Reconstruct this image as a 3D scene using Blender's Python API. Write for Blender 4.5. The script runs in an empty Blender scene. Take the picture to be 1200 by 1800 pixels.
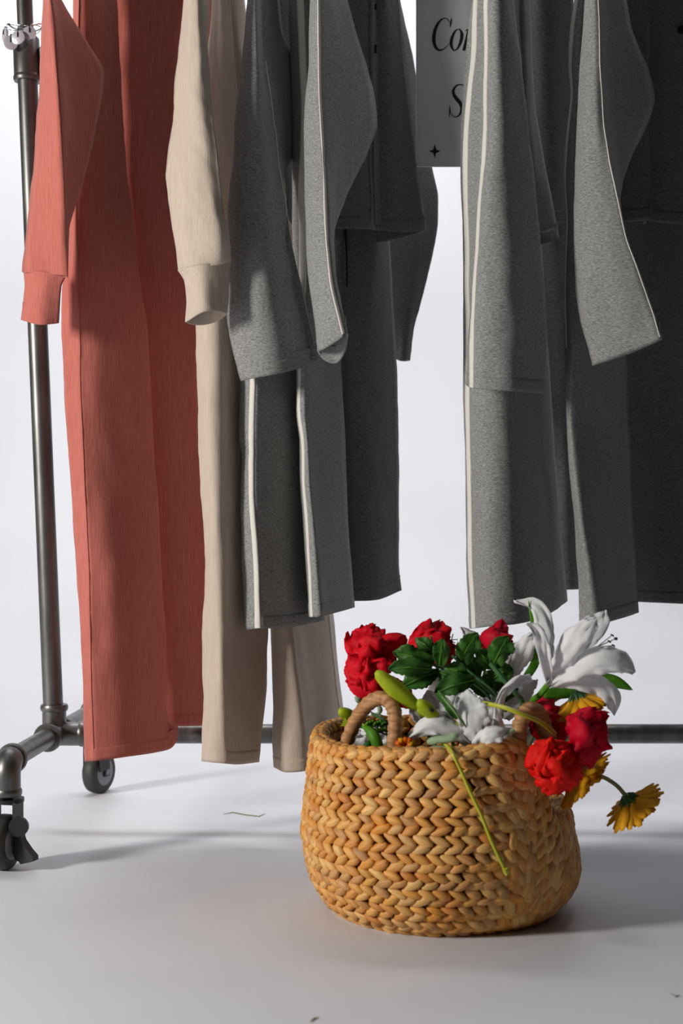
import bpy, bmesh, math, random
from mathutils import Vector, Matrix, noise
random.seed(7)
C = bpy.context.scene.collection
F, H = 2500.0, 0.60                      # focal length in px, eye height in m

# ------------------------------------------------------------------ camera
cam = bpy.data.cameras.new('camera'); co = bpy.data.objects.new('camera', cam); C.objects.link(co)
co.location = (0, 0, H); co.rotation_euler = (math.radians(90), 0, 0)
cam.sensor_fit = 'VERTICAL'; cam.sensor_height = 36; cam.lens = 50; cam.clip_end = 60
cam.dof.use_dof = True; cam.dof.focus_distance = 2.42; cam.dof.aperture_fstop = 5.0
bpy.context.scene.camera = co
# ------------------------------------------------------------------ light
sc = bpy.context.scene
sc.view_settings.view_transform = 'Standard'; sc.view_settings.look = 'None'
sc.view_settings.gamma = 1; sc.view_settings.use_curve_mapping = False
sc.view_settings.exposure = 0.0
w = bpy.data.worlds.new('studio_air'); sc.world = w; w.use_nodes = True
w.node_tree.nodes['Background'].inputs[0].default_value = (0.90, 0.93, 1.0, 1)
w.node_tree.nodes['Background'].inputs[1].default_value = 0.012

def area(name, loc, target, sx, sy, power, col):
    l = bpy.data.lights.new(name, 'AREA'); l.shape = 'RECTANGLE'; l.size = sx; l.size_y = sy
    l.energy = power; l.color = col
    o = bpy.data.objects.new(name, l); C.objects.link(o); o.location = loc
    o.rotation_euler = (Vector(target) - Vector(loc)).to_track_quat('-Z', 'Y').to_euler()
    return o
area('window_light', (-2.85, 0.75, 1.35), (0.0, 2.4, 0.6), 0.42, 0.7, 96, (1.0, 0.965, 0.90))
area('backdrop_light', (-0.3, 3.55, 3.3), (0.1, 4.9, 0.6), 3.2, 0.6, 80, (1.0, 0.975, 0.965))
area('ceiling_softbox', (-0.9, 2.3, 3.6), (-0.3, 2.6, 0.0), 1.8, 1.6, 6, (0.88, 0.92, 1.0))

# ------------------------------------------------------------------ helpers
def P(px, py, D): return Vector(((px - 600) * D / F, D, H - (py - 900) * D / F))
def tag(o, label=None, cat=None, group=None, kind=None):
    if label: o['label'] = label
    if cat: o['category'] = cat
    if group: o['group'] = group
    if kind: o['kind'] = kind
    return o
ORG = {}
def thing(name, loc, label, cat, group=None):
    o = bpy.data.objects.new(name, None); C.objects.link(o); o.location = loc
    o.empty_display_size = 0.05; ORG[o.name] = Vector(loc)
    return tag(o, label, cat, group)
def obj(name, vs, fs, mat, parent=None, smooth=True, loc=None, uvs=None):
    org = ORG[parent.name] if parent else (Vector(loc) if loc is not None else Vector((0, 0, 0)))
    me = bpy.data.meshes.new(name); me.from_pydata([Vector(v) - org for v in vs], [], fs)
    if uvs:
        ul = me.uv_layers.new(name='UVMap')
        for li, l in enumerate(me.loops): ul.data[li].uv = uvs[l.vertex_index]
    me.update()
    if smooth: me.polygons.foreach_set('use_smooth', [True] * len(me.polygons))
    if mat: me.materials.append(mat)
    o = bpy.data.objects.new(name, me); C.objects.link(o)
    if parent:
        o.parent = parent; ORG[o.name] = org
    else:
        o.location = org; ORG[o.name] = org
    return o
class MB:
    def __init__(s): s.v = []; s.f = []
    def add(s, vs, fs):
        b = len(s.v); s.v += [Vector(v) for v in vs]; s.f += [tuple(i + b for i in f) for f in fs]; return s
    def box(s, c, sz, rz=0, R=None):
        R = R or Matrix.Rotation(rz, 3, 'Z'); c = Vector(c); vs = []
        for x in (-1, 1):
            for y in (-1, 1):
                for z in (-1, 1): vs.append(c + R @ Vector((x * sz[0] / 2, y * sz[1] / 2, z * sz[2] / 2)))
        return s.add(vs, [(0, 1, 3, 2), (4, 6, 7, 5), (0, 4, 5, 1), (2, 3, 7, 6), (0, 2, 6, 4), (1, 5, 7, 3)])
    def tube(s, pts, r, n=16, cap=True, sq=1.0):
        pts = [Vector(p) for p in pts]; R = r if isinstance(r, (list, tuple)) else [r] * len(pts)
        vs = []; fs = []; up = None
        for i, p in enumerate(pts):
            t = (pts[min(i + 1, len(pts) - 1)] - pts[max(i - 1, 0)])
            if t.length < 1e-9: t = (pts[-1] - pts[0])
            t.normalize()
            if up is None:
                up = Vector((0, 0, 1)) if abs(t.z) < .9 else Vector((0, -1, 0))
            a = t.cross(up)
            if a.length < 1e-4: a = t.cross(Vector((1, 0, 0)))
            a.normalize(); b = a.cross(t).normalized(); up = b
            for k in range(n):
                th = 2 * math.pi * k / n
                vs.append(p + (a * math.cos(th) + b * math.sin(th) * sq) * R[i])
        for i in range(len(pts) - 1):
            for k in range(n):
                fs.append((i * n + k, i * n + (k + 1) % n, (i + 1) * n + (k + 1) % n, (i + 1) * n + k))
        if cap:
            fs.append(tuple(range(n - 1, -1, -1))); fs.append(tuple((len(pts) - 1) * n + k for k in range(n)))
        return s.add(vs, fs)
    def build(s, name, mat, parent=None, smooth=True, loc=None):
        o = obj(name, s.v, s.f, mat, parent, smooth, loc)
        if smooth:
            try: o.data.set_sharp_from_angle(angle=math.radians(42))
            except Exception: pass
        return o
def cr(pts, t):
    """Catmull-Rom through pts (list of tuples/Vectors) at t in 0..1 (uniform)."""
    n = len(pts) - 1; x = min(max(t, 0), 1) * n; i = min(int(x), n - 1); f = x - i
    p1 = Vector(pts[i]); p2 = Vector(pts[i + 1])
    p0 = Vector(pts[i - 1]) if i > 0 else p1 * 2 - p2
    p3 = Vector(pts[i + 2]) if i + 2 <= n else p2 * 2 - p1
    return 0.5 * ((2 * p1) + (p2 - p0) * f + (2 * p0 - 5 * p1 + 4 * p2 - p3) * f * f + (3 * p1 - p0 - 3 * p2 + p3) * f ** 3)
def spline(pts, n=12): return [cr(pts, i / n) for i in range(n + 1)]

# ------------------------------------------------------------------ materials
def mat(name, col, rough=.5, metal=0, **k):
    m = bpy.data.materials.new(name); m.use_nodes = True; nt = m.node_tree; b = nt.nodes['Principled BSDF']
    b.inputs['Base Color'].default_value = (*col, 1); b.inputs['Roughness'].default_value = rough
    b.inputs['Metallic'].default_value = metal
    if 'sheen' in k: b.inputs['Sheen Weight'].default_value = k['sheen']
    if 'sub' in k:
        b.inputs['Subsurface Weight'].default_value = k['sub']; b.inputs['Subsurface Radius'].default_value = (.004, .004, .004)
    if 'trans' in k: b.inputs['Transmission Weight'].default_value = k['trans']
    return m, nt, b
def noise_col(nt, b, c0, c1, scale, lo=.35, hi=.65, detail=3, coord='Object', src=None, bump=0, dist=.001, seedrand=False):
    N = nt.nodes; L = nt.links
    tc = N.new('ShaderNodeTexCoord'); mp = N.new('ShaderNodeMapping'); nz = N.new('ShaderNodeTexNoise')
    mp.inputs['Scale'].default_value = scale; nz.inputs['Scale'].default_value = 1; nz.inputs['Detail'].default_value = detail
    L.new(tc.outputs[coord], mp.inputs[0]); L.new(mp.outputs[0], nz.inputs['Vector'])
    rp = N.new('ShaderNodeValToRGB'); rp.color_ramp.elements[0].position = lo; rp.color_ramp.elements[1].position = hi
    rp.color_ramp.elements[0].color = (*c0, 1); rp.color_ramp.elements[1].color = (*c1, 1)
    L.new(nz.outputs[0], rp.inputs[0]); L.new(rp.outputs[0], b.inputs['Base Color'])
    if bump:
        bp = N.new('ShaderNodeBump'); bp.inputs['Strength'].default_value = bump; bp.inputs['Distance'].default_value = dist
        L.new(nz.outputs[0], bp.inputs['Height']); L.new(bp.outputs[0], b.inputs['Normal'])
    return rp, nz
def fabric_heather(name, c0, c1):
    m, nt, b = mat(name, c0, .95, sheen=.15)
    b.inputs['Specular IOR Level'].default_value = .15
    noise_col(nt, b, c0, c1, (190, 190, 760), .33, .69, 5, bump=.6, dist=.0014)
    return m
def fabric_rib(name, c0, c1):
    m, nt, b = mat(name, c0, .92, sheen=.2)
    b.inputs['Specular IOR Level'].default_value = .15
    noise_col(nt, b, c0, c1, (520, 520, 26), .3, .7, 3, bump=.5, dist=.0009)
    return m
M = {}
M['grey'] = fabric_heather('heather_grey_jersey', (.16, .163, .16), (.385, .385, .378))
M['greyshade'] = fabric_heather('shaded_grey_jersey', (.095, .096, .096), (.22, .22, .217))  # same grey jersey with shade in its colour, for bodies, far sleeve, rear legs
M['coral'] = fabric_rib('coral_rib_knit', (.455, .120, .093), (.56, .172, .138))
M['beige'] = fabric_rib('beige_rib_knit', (.52, .425, .345), (.61, .51, .425))
M['trim'] = mat('ivory_trim', (.74, .71, .65), .7)[0]
M['black'] = mat('black_plastic', (.010, .010, .011), .45)[0]
M['rubber'] = mat('caster_rubber', (.035, .034, .032), .55)[0]
m, nt, b = mat('brushed_dark_steel', (.23, .225, .22), .40, .85)
noise_col(nt, b, (.115, .113, .11), (.19, .186, .18), (40, 40, 9), .35, .65, 3, bump=.03, dist=.0005); M['steel'] = m
M['hub'] = mat('caster_hub_grey', (.22, .22, .24), .4, .3)[0]
M['clip'] = mat('satin_silver', (.72, .70, .76), .28, .45)[0]
M['chrome'] = mat('chrome', (.80, .80, .83), .12, 1)[0]
M['wood'] = mat('hanger_wood', (.30, .17, .08), .5)[0]
M['ink'] = mat('black_ink', (.006, .006, .006), .6)[0]
M['card'] = mat('grey_card', (.70, .68, .71), .6)[0]
m, nt, b = mat('white_floor_paint', (.72, .72, .74), .55)
rp, nz = noise_col(nt, b, (.715, .730, .785), (.765, .780, .83), (2.3, 3.5, 1), .3, .7, 5, bump=.10, dist=.004); M['floor'] = m; M['wall'] = m
b.inputs['Specular IOR Level'].default_value = .3
def petal_mat(name, c0, c1, sc=(60, 60, 60), rough=.6, sub=.0):
    m, nt, b = mat(name, c0, rough); b.inputs['Specular IOR Level'].default_value = .2
    noise_col(nt, b, c0, c1, sc, .3, .7, 3, bump=.35, dist=.0015)
    # thin cloth petals let a little light through
    t = nt.nodes.new('ShaderNodeBsdfTranslucent'); mx = nt.nodes.new('ShaderNodeMixShader'); mx.inputs[0].default_value = .25
    t.inputs[0].default_value = (*c1, 1); out = nt.nodes['Material Output']
    nt.links.new(b.outputs[0], mx.inputs[1]); nt.links.new(t.outputs[0], mx.inputs[2]); nt.links.new(mx.outputs[0], out.inputs[0])
    return m
M['white'] = petal_mat('white_cloth_petal', (.86, .86, .87), (.93, .93, .94))
M['red'] = petal_mat('red_cloth_petal', (.62, .0015, .010), (.84, .004, .022))
M['orangered'] = petal_mat('orange_red_cloth_petal', (.78, .004, .003), (.88, .016, .006))
M['crimson'] = petal_mat('crimson_cloth_petal', (.56, .001, .014), (.74, .004, .035))
M['yellow'] = petal_mat('yellow_cloth_petal', (.80, .36, .008), (.90, .50, .02))
M['leaf'] = petal_mat('dark_green_leaf', (.022, .085, .016), (.07, .20, .03), (70, 70, 70), .4)
M['leafb'] = petal_mat('bright_green_leaf', (.07, .24, .015), (.13, .36, .03), (60, 60, 60), .45)
M['bud'] = petal_mat('lime_yellow_bud', (.36, .50, .02), (.55, .62, .03), (90, 90, 20), .45)
M['pale'] = petal_mat('pale_sage_leaf', (.30, .42, .24), (.45, .56, .36), (60, 60, 60), .55)
M['stem'] = mat('green_plastic_stem', (.05, .15, .05), .4)[0]
M['stemtan'] = mat('olive_tan_stem', (.26, .26, .11), .5)[0]
M['stemyel'] = mat('yellow_green_stem', (.42, .42, .02), .45)[0]
M['orange'] = petal_mat('orange_petal', (.85, .14, .01), (.9, .22, .02))

def straw(name, cols, dark=1.0):
    m, nt, b = mat(name, cols[0], .55); N = nt.nodes; L = nt.links
    oi = N.new('ShaderNodeObjectInfo'); ge = N.new('ShaderNodeNewGeometry')
    ad = N.new('ShaderNodeMath'); ad.operation = 'ADD'; fr = N.new('ShaderNodeMath'); fr.operation = 'FRACT'
    L.new(oi.outputs['Random'], ad.inputs[0]); L.new(ge.outputs['Random Per Island'], ad.inputs[1]); L.new(ad.outputs[0], fr.inputs[0])
    rp = N.new('ShaderNodeValToRGB'); els = rp.color_ramp.elements
    while len(els) < len(cols): els.new(.5)
    for i, c in enumerate(cols): els[i].position = i / (len(cols) - 1); els[i].color = (*[x * dark for x in c], 1)
    L.new(fr.outputs[0], rp.inputs[0])
    uv = N.new('ShaderNodeTexCoord'); mp = N.new('ShaderNodeMapping'); mp.inputs['Scale'].default_value = (1.6, 22, 1)
    cb = N.new('ShaderNodeCombineXYZ'); va = N.new('ShaderNodeVectorMath')
    nz = N.new('ShaderNodeTexNoise'); nz.inputs['Scale'].default_value = 1; nz.inputs['Detail'].default_value = 3
    L.new(fr.outputs[0], cb.inputs[2]); L.new(uv.outputs['UV'], mp.inputs[0]); va.operation = 'MULTIPLY_ADD'
    va.inputs[1].default_value = (1, 1, 1); L.new(mp.outputs[0], va.inputs[0])
    sc_ = N.new('ShaderNodeVectorMath'); sc_.operation = 'SCALE'; sc_.inputs['Scale'].default_value = 30
    L.new(cb.outputs[0], sc_.inputs[0]); L.new(sc_.outputs[0], va.inputs[2]); L.new(va.outputs[0], nz.inputs['Vector'])
    mx = N.new('ShaderNodeMix'); mx.data_type = 'RGBA'; mx.blend_type = 'MULTIPLY'; mx.inputs[0].default_value = .55
    r2 = N.new('ShaderNodeValToRGB'); r2.color_ramp.elements[0].position = .3; r2.color_ramp.elements[1].position = .6
    r2.color_ramp.elements[0].color = (.45, .36, .30, 1); r2.color_ramp.elements[1].color = (1.1, 1.08, 1.05, 1)
    L.new(nz.outputs[0], r2.inputs[0]); L.new(rp.outputs[0], mx.inputs['A']); L.new(r2.outputs[0], mx.inputs['B'])
    L.new(mx.outputs['Result'], b.inputs['Base Color'])
    bp = N.new('ShaderNodeBump'); bp.inputs['Strength'].default_value = .5; bp.inputs['Distance'].default_value = .001
    L.new(nz.outputs[0], bp.inputs['Height']); L.new(bp.outputs[0], b.inputs['Normal'])
    return m
STR = [(.68, .29, .055), (.76, .40, .10), (.60, .22, .04), (.80, .47, .15), (.74, .30, .035), (.60, .31, .11), (.82, .50, .16), (.50, .24, .08), (.74, .37, .07)]
M['straw'] = straw('water_hyacinth_strand', STR)
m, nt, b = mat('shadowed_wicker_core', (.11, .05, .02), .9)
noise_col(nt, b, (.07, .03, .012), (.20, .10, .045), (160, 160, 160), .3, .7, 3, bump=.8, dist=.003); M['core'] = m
m, nt, b = mat('wrapped_handle_fibre', (.46, .22, .10), .6)
noise_col(nt, b, (.30, .13, .045), (.56, .29, .12), (60, 60, 260), .3, .7, 3, bump=.6, dist=.001); M['wrap'] = m

# ------------------------------------------------------------------ setting
YF, YW, RC = 3.9, 5.3, 1.4
MB().add([(-5, -1.5, 0), (5, -1.5, 0), (5, YF, 0), (-5, YF, 0)], [(0, 1, 2, 3)]).build('floor', M['floor'], smooth=False)['kind'] = 'structure'
vs = []; fs = []
prof = [(YF + RC * math.sin(a), RC - RC * math.cos(a)) for a in [i * math.pi / 2 / 24 for i in range(25)]] + [(YW, 4.2)]
for y, z in prof: vs += [(-5, y, z), (5, y, z)]
for i in range(len(prof) - 1): fs.append((i * 2, i * 2 + 1, i * 2 + 3, i * 2 + 2))
obj('wall_back', vs, fs, M['wall'])['kind'] = 'structure'

# ------------------------------------------------------------------ clothing rack
def lean(z):                                  # left post leans a little to the left
    t = (z - .179) / (1.572 - .179); return Vector((-.545 - .0566 * t, 2.7, z))
rack = thing('clothing_rack', (-.1, 2.7, 0), 'grey steel pipe clothing rack on black casters carrying all the garments', 'clothing rack')
ZR = .179
def lip(mb, c, ax, r, w=.006): c = Vector(c); ax = Vector(ax).normalized(); mb.tube([c - ax * w, c - ax * w * .4, c + ax * w * .4, c + ax * w], [r * .94, r, r, r * .94], 24)
def end_frame(sgn, X0):
    dx = .0185 * sgn
    pf = Vector((X0 - .017 * 1, 2.43, ZR)); pb = Vector((X0 + .020, 3.0, ZR)); tc = Vector((X0, 2.7, ZR))
    d = (pb - pf).normalized()
    for a, bb in ((pf, tc - d * .04), (tc + d * .04, pb)): MB().tube([a, bb], .0178, 24).build('base_arm', M['steel'], rack)
    t = MB(); t.tube([tc - d * .046, tc + d * .046], .0235, 24); lip(t, tc - d * .046, d, .027); lip(t, tc + d * .046, d, .027)
    t.tube([tc, tc + Vector((sgn * .052, 0, 0))], .0225, 24); lip(t, tc + Vector((sgn * .054, 0, 0)), (1, 0, 0), .0245)
    t.tube([tc, tc + Vector((0, 0, .046))], .0225, 24); lip(t, tc + Vector((0, 0, .05)), (0, 0, 1), .0262)
    t.build('tee_fitting', M['steel'], rack)
    for p, s in ((pf, -1), (pb, 1)):
        e = MB(); q = p + d * s * .028
        path = spline([p, p + d * s * .016 + Vector((0, 0, -.002)), q + Vector((0, 0, -.018)), q + Vector((0, 0, -.052))], 10)
        e.tube(path, .0222, 24); lip(e, p, d, .0262); lip(e, path[-1], (0, 0, 1), .0245)
        e.build('elbow_fitting', M['steel'], rack)
        c = q.copy(); wy = .046
        ca = MB(); ca.tube([(c.x, c.y, .128), (c.x, c.y, .112)], .009, 12)
        ca.tube([(c.x, c.y, .117), (c.x, c.y, .111)], .028, 20)
        yaw = math.radians(-24 if s > 0 else -13); R = Matrix.Rotation(yaw, 3, 'Z'); wc = Vector((c.x, c.y, wy)) + R @ Vector((0, .012 * s, 0))
        for k in (-1, 1):
            o_ = R @ Vector((k * .0205, 0, 0)); RR = R @ Matrix.Rotation(0, 3, 'X')
            ca.box((Vector((c.x, c.y, .082)) + o_ + R @ Vector((0, .003 * s, 0))), (.004, .034, .064), R=RR)
            ca.box((wc + o_ + Vector((0, 0, .004))), (.003, .020, .026), R=RR)
        ca.box((c.x, c.y, .1105), (.043, .034, .004), yaw)
        f = ca.build('caster_fork', M['black'], rack)
        wh = MB(); ax = R @ Vector((1, 0, 0))
        prf = [(-.0155, .030), (-.0155, .040), (-.012, .0445), (-.005, .046), (.005, .046), (.012, .0445), (.0155, .040), (.0155, .030)]
        wh.tube([wc + ax * a for a, _ in prf], [r for _, r in prf], 36)
        wobj = wh.build('caster_wheel', M['rubber'], rack)
        hb = MB(); hb.tube([wc + ax * a for a in (-.0175, -.016, .016, .0175)], [.026, .029, .029, .026], 30); hb.tube([wc + ax * a for a in (-.024, .024)], .007, 12)
        hb.build('wheel_hub', M['hub'], wobj)
        if s < 0:
            br = MB(); o3 = wc + ax * .026
            fwd = R @ Vector((.35, -.94, 0))
            br.tube([o3 + Vector((.004, -.012, .030)), o3 + Vector((.004, -.020, .030))], [.0165, .0165], 22)
            br.box(o3 + ax * .004 + Vector((0, 0, .012)), (.009, .016, .03), yaw)
            pts = [(-.002, .014), (.008, .018), (.014, .004), (.026, -.010), (.037, -.020), (.037, -.027), (.028, -.030), (.012, -.034), (.009, -.030), (.002, -.028), (-.004, -.016)]
            side = Vector((.93, -.36, 0)) if 1 else (R @ Vector((.96, -.28, 0))).normalized(); nrm = side.cross(Vector((0, 0, 1)))
            a_ = [o3 - ax * .003 + side * x + Vector((0, 0, z)) - nrm * .008 for x, z in pts]; b_ = [v + nrm * .016 for v in a_]; n = len(pts)
            br.add(a_ + b_, [tuple(range(n)), tuple(range(2 * n - 1, n - 1, -1))] + [(i, (i + 1) % n, n + (i + 1) % n, n + i) for i in range(n)])
            br.build('brake_pedal', M['black'], rack)
end_frame(1, -.545); end_frame(-1, 1.05)
MB().tube([(-.495, 2.7, ZR), (1.0, 2.7, ZR)], .0184, 24).build('bottom_rail', M['steel'], rack)
zc = P(0, 140, 2.7).z; zt = P(0, 66, 2.7).z; TOP = 1.86
MB().tube([lean(ZR + .03), lean(zc + .02)], .0188, 28).build('post', M['steel'], rack)
MB().tube([lean(zt - .03), lean(TOP)], .0150, 28).build('inner_post', M['steel'], rack)
k = MB(); k.tube([lean(zc), lean(zc + .01), lean(zt - .004), lean(zt)], [.0253, .0253, .0248, .022], 28); lip(k, lean(zc + .002), (0, 0, 1), .0268)
c_ = lean((zc + zt) / 2); kk = k.build('post_collar', M['steel'], rack)
n = MB(); n.tube([c_ + Vector((.024, 0, .005)), c_ + Vector((.034, -.002, .005))], .007, 12); n.tube([c_ + Vector((.031, -.006, .018)), c_ + Vector((.033, -.006, -.03))], [.008, .006], 12); n.build('clamp_knob', M['steel'], kk)
MB().tube([lean(TOP - .01), (1.05, 2.7, TOP - .01)], .0150, 24).build('top_rail', M['steel'], rack)
MB().tube([(1.05, 2.7, ZR + .03), (1.05, 2.7, TOP)], .0185, 24).build('post', M['steel'], rack)

# chrome ring with round clips round the post
cr_c = lean(P(0, 45, 2.7).z)
rg = thing('clip_ring', cr_c, 'chrome wire ring with four round shiny clips looped round the rack post', 'clip ring')
pts = []
for i in range(41):
    a = i / 40 * 2 * math.pi; pts.append(cr_c + Vector((.034 * math.cos(a), .030 * math.sin(a), .004 * math.sin(a) - .002 + .004 * math.cos(2 * a))))
MB().tube(pts, .0013, 8, cap=False).build('wire_loop', M['chrome'], rg)
MB().tube([v + Vector((-.001, 0, -.004 + .003 * math.sin(i * .6))) for i, v in enumerate(pts)], .0009, 8, cap=False).build('wire_loop', M['chrome'], rg)
for (px, py, r, ry, D) in ((9, 61, 12, -58, 2.69), (19, 75, 12.5, 10, 2.665), (32, 66, 12, -8, 2.662), (52, 58, 11.5, 6, 2.668)):
    c0 = P(px, py, D); R = Matrix.Rotation(math.radians(ry), 3, 'Z'); rr = r * D / F
    ax = R @ Vector((0, 1, 0)); d = MB(); d.tube([c0 - ax * .0026, c0 - ax * .0018, c0 + ax * .0018, c0 + ax * .0026], [rr * .8, rr, rr, rr * .8], 28)
    dd = d.build('round_clip', M['clip'], rg)
    MB().tube([c0 - ax * .0035, c0 - ax * .0035 + Vector((0, 0, .5 * rr)), c0 + Vector((0, 0, rr * 1.15)), cr_c + (c0 - cr_c) * .9 + Vector((0, 0, rr * .9))], .0012, 8).build('clip_slot', M['black'], dd)

# ------------------------------------------------------------------ cloth loft
YT = -120
class Cloth:
    def __init__(s, name, mt, parent, guides, back=.02, rows=70, nsub=7, wr=.0025, fold=.004, seed=0, top=True, backdrop=0., hem=.022, fb=.8, fz=2.2, sharp=()):
        s.mat = mt; G = []
        for g in guides:
            g = [Vector(p) for p in g]
            if top and g[0].y > YT:
                sl = (g[1] - g[0]) / max(1, (g[1].y - g[0].y)) if len(g) > 1 else Vector((0, 1, 0))
                sl.x = max(-.25, min(.25, sl.x)); sl.z = 0; sl.y = 1
                g = [g[0] + sl * (YT - g[0].y)] + g
            G.append(g)
        s.ns = nsub; s.R = []; nb = 10
        def at(g, t):
            y = g[0].y + (g[-1].y - g[0].y) * t
            for i in range(len(g) - 1):
                if y <= g[i + 1].y + 1e-6 or i == len(g) - 2: break
            h = max(1e-6, g[i + 1].y - g[i].y); f = min(1, max(0, (y - g[i].y) / h))
            m = lambda a, b: (b - a) / max(1e-6, (b.y - a.y))
            m0 = m(g[i], g[i + 1]) if i == 0 else (m(g[i - 1], g[i]) + m(g[i], g[i + 1])) / 2
            m1 = m(g[i], g[i + 1]) if i + 2 >= len(g) else (m(g[i], g[i + 1]) + m(g[i + 1], g[i + 2])) / 2
            f2, f3 = f * f, f ** 3
            v = g[i] * (2 * f3 - 3 * f2 + 1) + m0 * h * (f3 - 2 * f2 + f) + g[i + 1] * (-2 * f3 + 3 * f2) + m1 * h * (f3 - f2)
            v = v * .4 + g[i].lerp(g[i + 1], f) * .6
            return P(v.x, y, v.z)
        for k in range(rows + 1):
            t = k / rows; pts = [at(g, t) for g in G]
            fr = []
            for i in range(len(pts) - 1):
                a_ = max([q for q in sharp if q <= i] + [0]); z_ = min([q for q in sharp if q > i] + [len(pts) - 1]); run = pts[a_:z_ + 1]
                for j in range(nsub): fr.append(cr(run, (i - a_ + j / nsub) / (len(run) - 1)))
            fr.append(pts[-1]); a, b_ = pts[-1], pts[0]
            d = (b_ - a); nrm = Vector((d.y, -d.x, 0)); 
            if nrm.y < 0: nrm = -nrm
            nrm.normalize(); th = back(t) if callable(back) else back
            bk = []
            for j in range(1, nb):
                u = j / nb; p = a.lerp(b_, u) + nrm * th * math.sin(math.pi * u) ** fb
                p.z -= backdrop * t ** 6 * math.sin(math.pi * u) ** .7; bk.append(p)
            s.R.append(fr + bk)
        s.nf = len(fr); s.n = len(s.R[0]); n = s.n; R = s.R
        N = [[None] * n for _ in R]
        for k in range(rows + 1):
            for i in range(n):
                h = R[k][(i + 1) % n] - R[k][i - 1]; v = R[min(k + 1, rows)][i] - R[max(k - 1, 0)][i]
                q = v.cross(h); N[k][i] = q.normalized() if q.length > 1e-9 else Vector((0, -1, 0))
        for k in range(rows + 1):
            t = k / rows
            for i in range(n):
                p = R[k][i]; a = noise.noise(Vector((p.x * 17 + seed, p.y * 17, p.z * fz + seed))) * fold * (.45 + .55 * t)
                a += noise.noise(Vector((p.x * 34 + seed * 3, p.y * 34, p.z * 13))) * wr
                a += noise.noise(Vector((p.x * 60 + seed * 3 + p.z * 40, p.y * 60, p.z * 30))) * wr * .35
                R[k][i] = p + N[k][i] * a
        s.N = N; s.rows = rows
        vs = [p for r in R for p in r]; fs = []
        for k in range(rows):
            for i in range(n):
                j = (i + 1) % n; fs.append((k * n + i, (k + 1) * n + i, (k + 1) * n + j, k * n + j))
        if top: fs.append(tuple(range(n)))
        # turned-in hem: inner lip
        b0 = len(vs)
        cen = sum(R[rows], Vector()) / n
        for q, (inn, up) in enumerate(((.0016, -.0006), (.0028, .001), (.0034, .030))):
            for i in range(n):
                vs.append(R[rows][i] - N[rows][i] * inn + Vector((0, 0, up)))
        lay = [rows * n, b0, b0 + n, b0 + 2 * n]
        for q in range(3):
            for i in range(n):
                j = (i + 1) % n; fs.append((lay[q] + i, lay[q + 1] + i, lay[q + 1] + j, lay[q] + j))
        s.o = obj(name, vs, fs, mt, parent); s.parent = parent
        if hem:
            L = (R[0][0] - R[-1][0]).length; u = 1 - hem / L; s.band('hem', u, 1.0, .0007)
    def row(s, u):
        x = u * s.rows; k = min(int(x), s.rows - 1); f = x - k
        return ([a.lerp(b, f) for a, b in zip(s.R[k], s.R[k + 1])], [a.lerp(b, f) for a, b in zip(s.N[k], s.N[k + 1])])
    def band(s, name, u0, u1, off, n=4, m=None):
        vs = []; fs = []; us = [u0] + [u0 + .0005 + (u1 - u0 - .0005) * i / n for i in range(n + 1)]
        for q, u in enumerate(us):
            r, nn = s.row(u); o = 0 if q == 0 else off
            vs += [a + b * o - (Vector((0, 0, .0007)) if q == len(us) - 1 else Vector()) for a, b in zip(r, nn)]
        r, nn = s.row(u1); vs += [a - b * .001 for a, b in zip(r, nn)]; c = s.n
        for q in range(len(us)):
            for i in range(c):
                j = (i + 1) % c; fs.append((q * c + i, (q + 1) * c + i, (q + 1) * c + j, q * c + j))
        return obj(name, vs, fs, m or s.mat, s.o)
    def ribbon(s, name, gi, a, b, u0=0, u1=1, off=.0012, m=None, n=None, ends=True):
        """strip lying on the cloth, a..b metres along the ring from guide gi (callables of u allowed)"""
        vs = []; fs = []; n = n or int(s.rows * (u1 - u0)) + 2
        for q in range(n + 1):
            u = u0 + (u1 - u0) * q / n; r, nn = s.row(u); c = gi * s.ns
            def at(d):
                i = c; rem = abs(d); st = 1 if d >= 0 else -1
                while True:
                    p, p2 = r[i % s.n], r[(i + st) % s.n]; L = (p2 - p).length
                    if L >= rem or L < 1e-7 and rem < 1e-6: 
                        f = rem / max(L, 1e-7); return p.lerp(p2, f), nn[i % s.n].lerp(nn[(i + st) % s.n], f).normalized()
                    rem -= L; i += st
            A = a(u) if callable(a) else a; B = b(u) if callable(b) else b
            for d, o in ((A, 0), (A, off), (A + (B - A) * .25, off * 1.25), ((A + B) / 2, off * 1.3), (A + (B - A) * .75, off * 1.25), (B, off), (B, 0)):
                p, q_ = at(d); vs.append(p + q_ * (o if o else -.0004))
        for q in range(n):
            for i in range(6): fs.append((q * 7 + i, (q + 1) * 7 + i, (q + 1) * 7 + i + 1, q * 7 + i + 1))
        return obj(name, vs, fs, m or M['trim'], s.parent)

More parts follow.
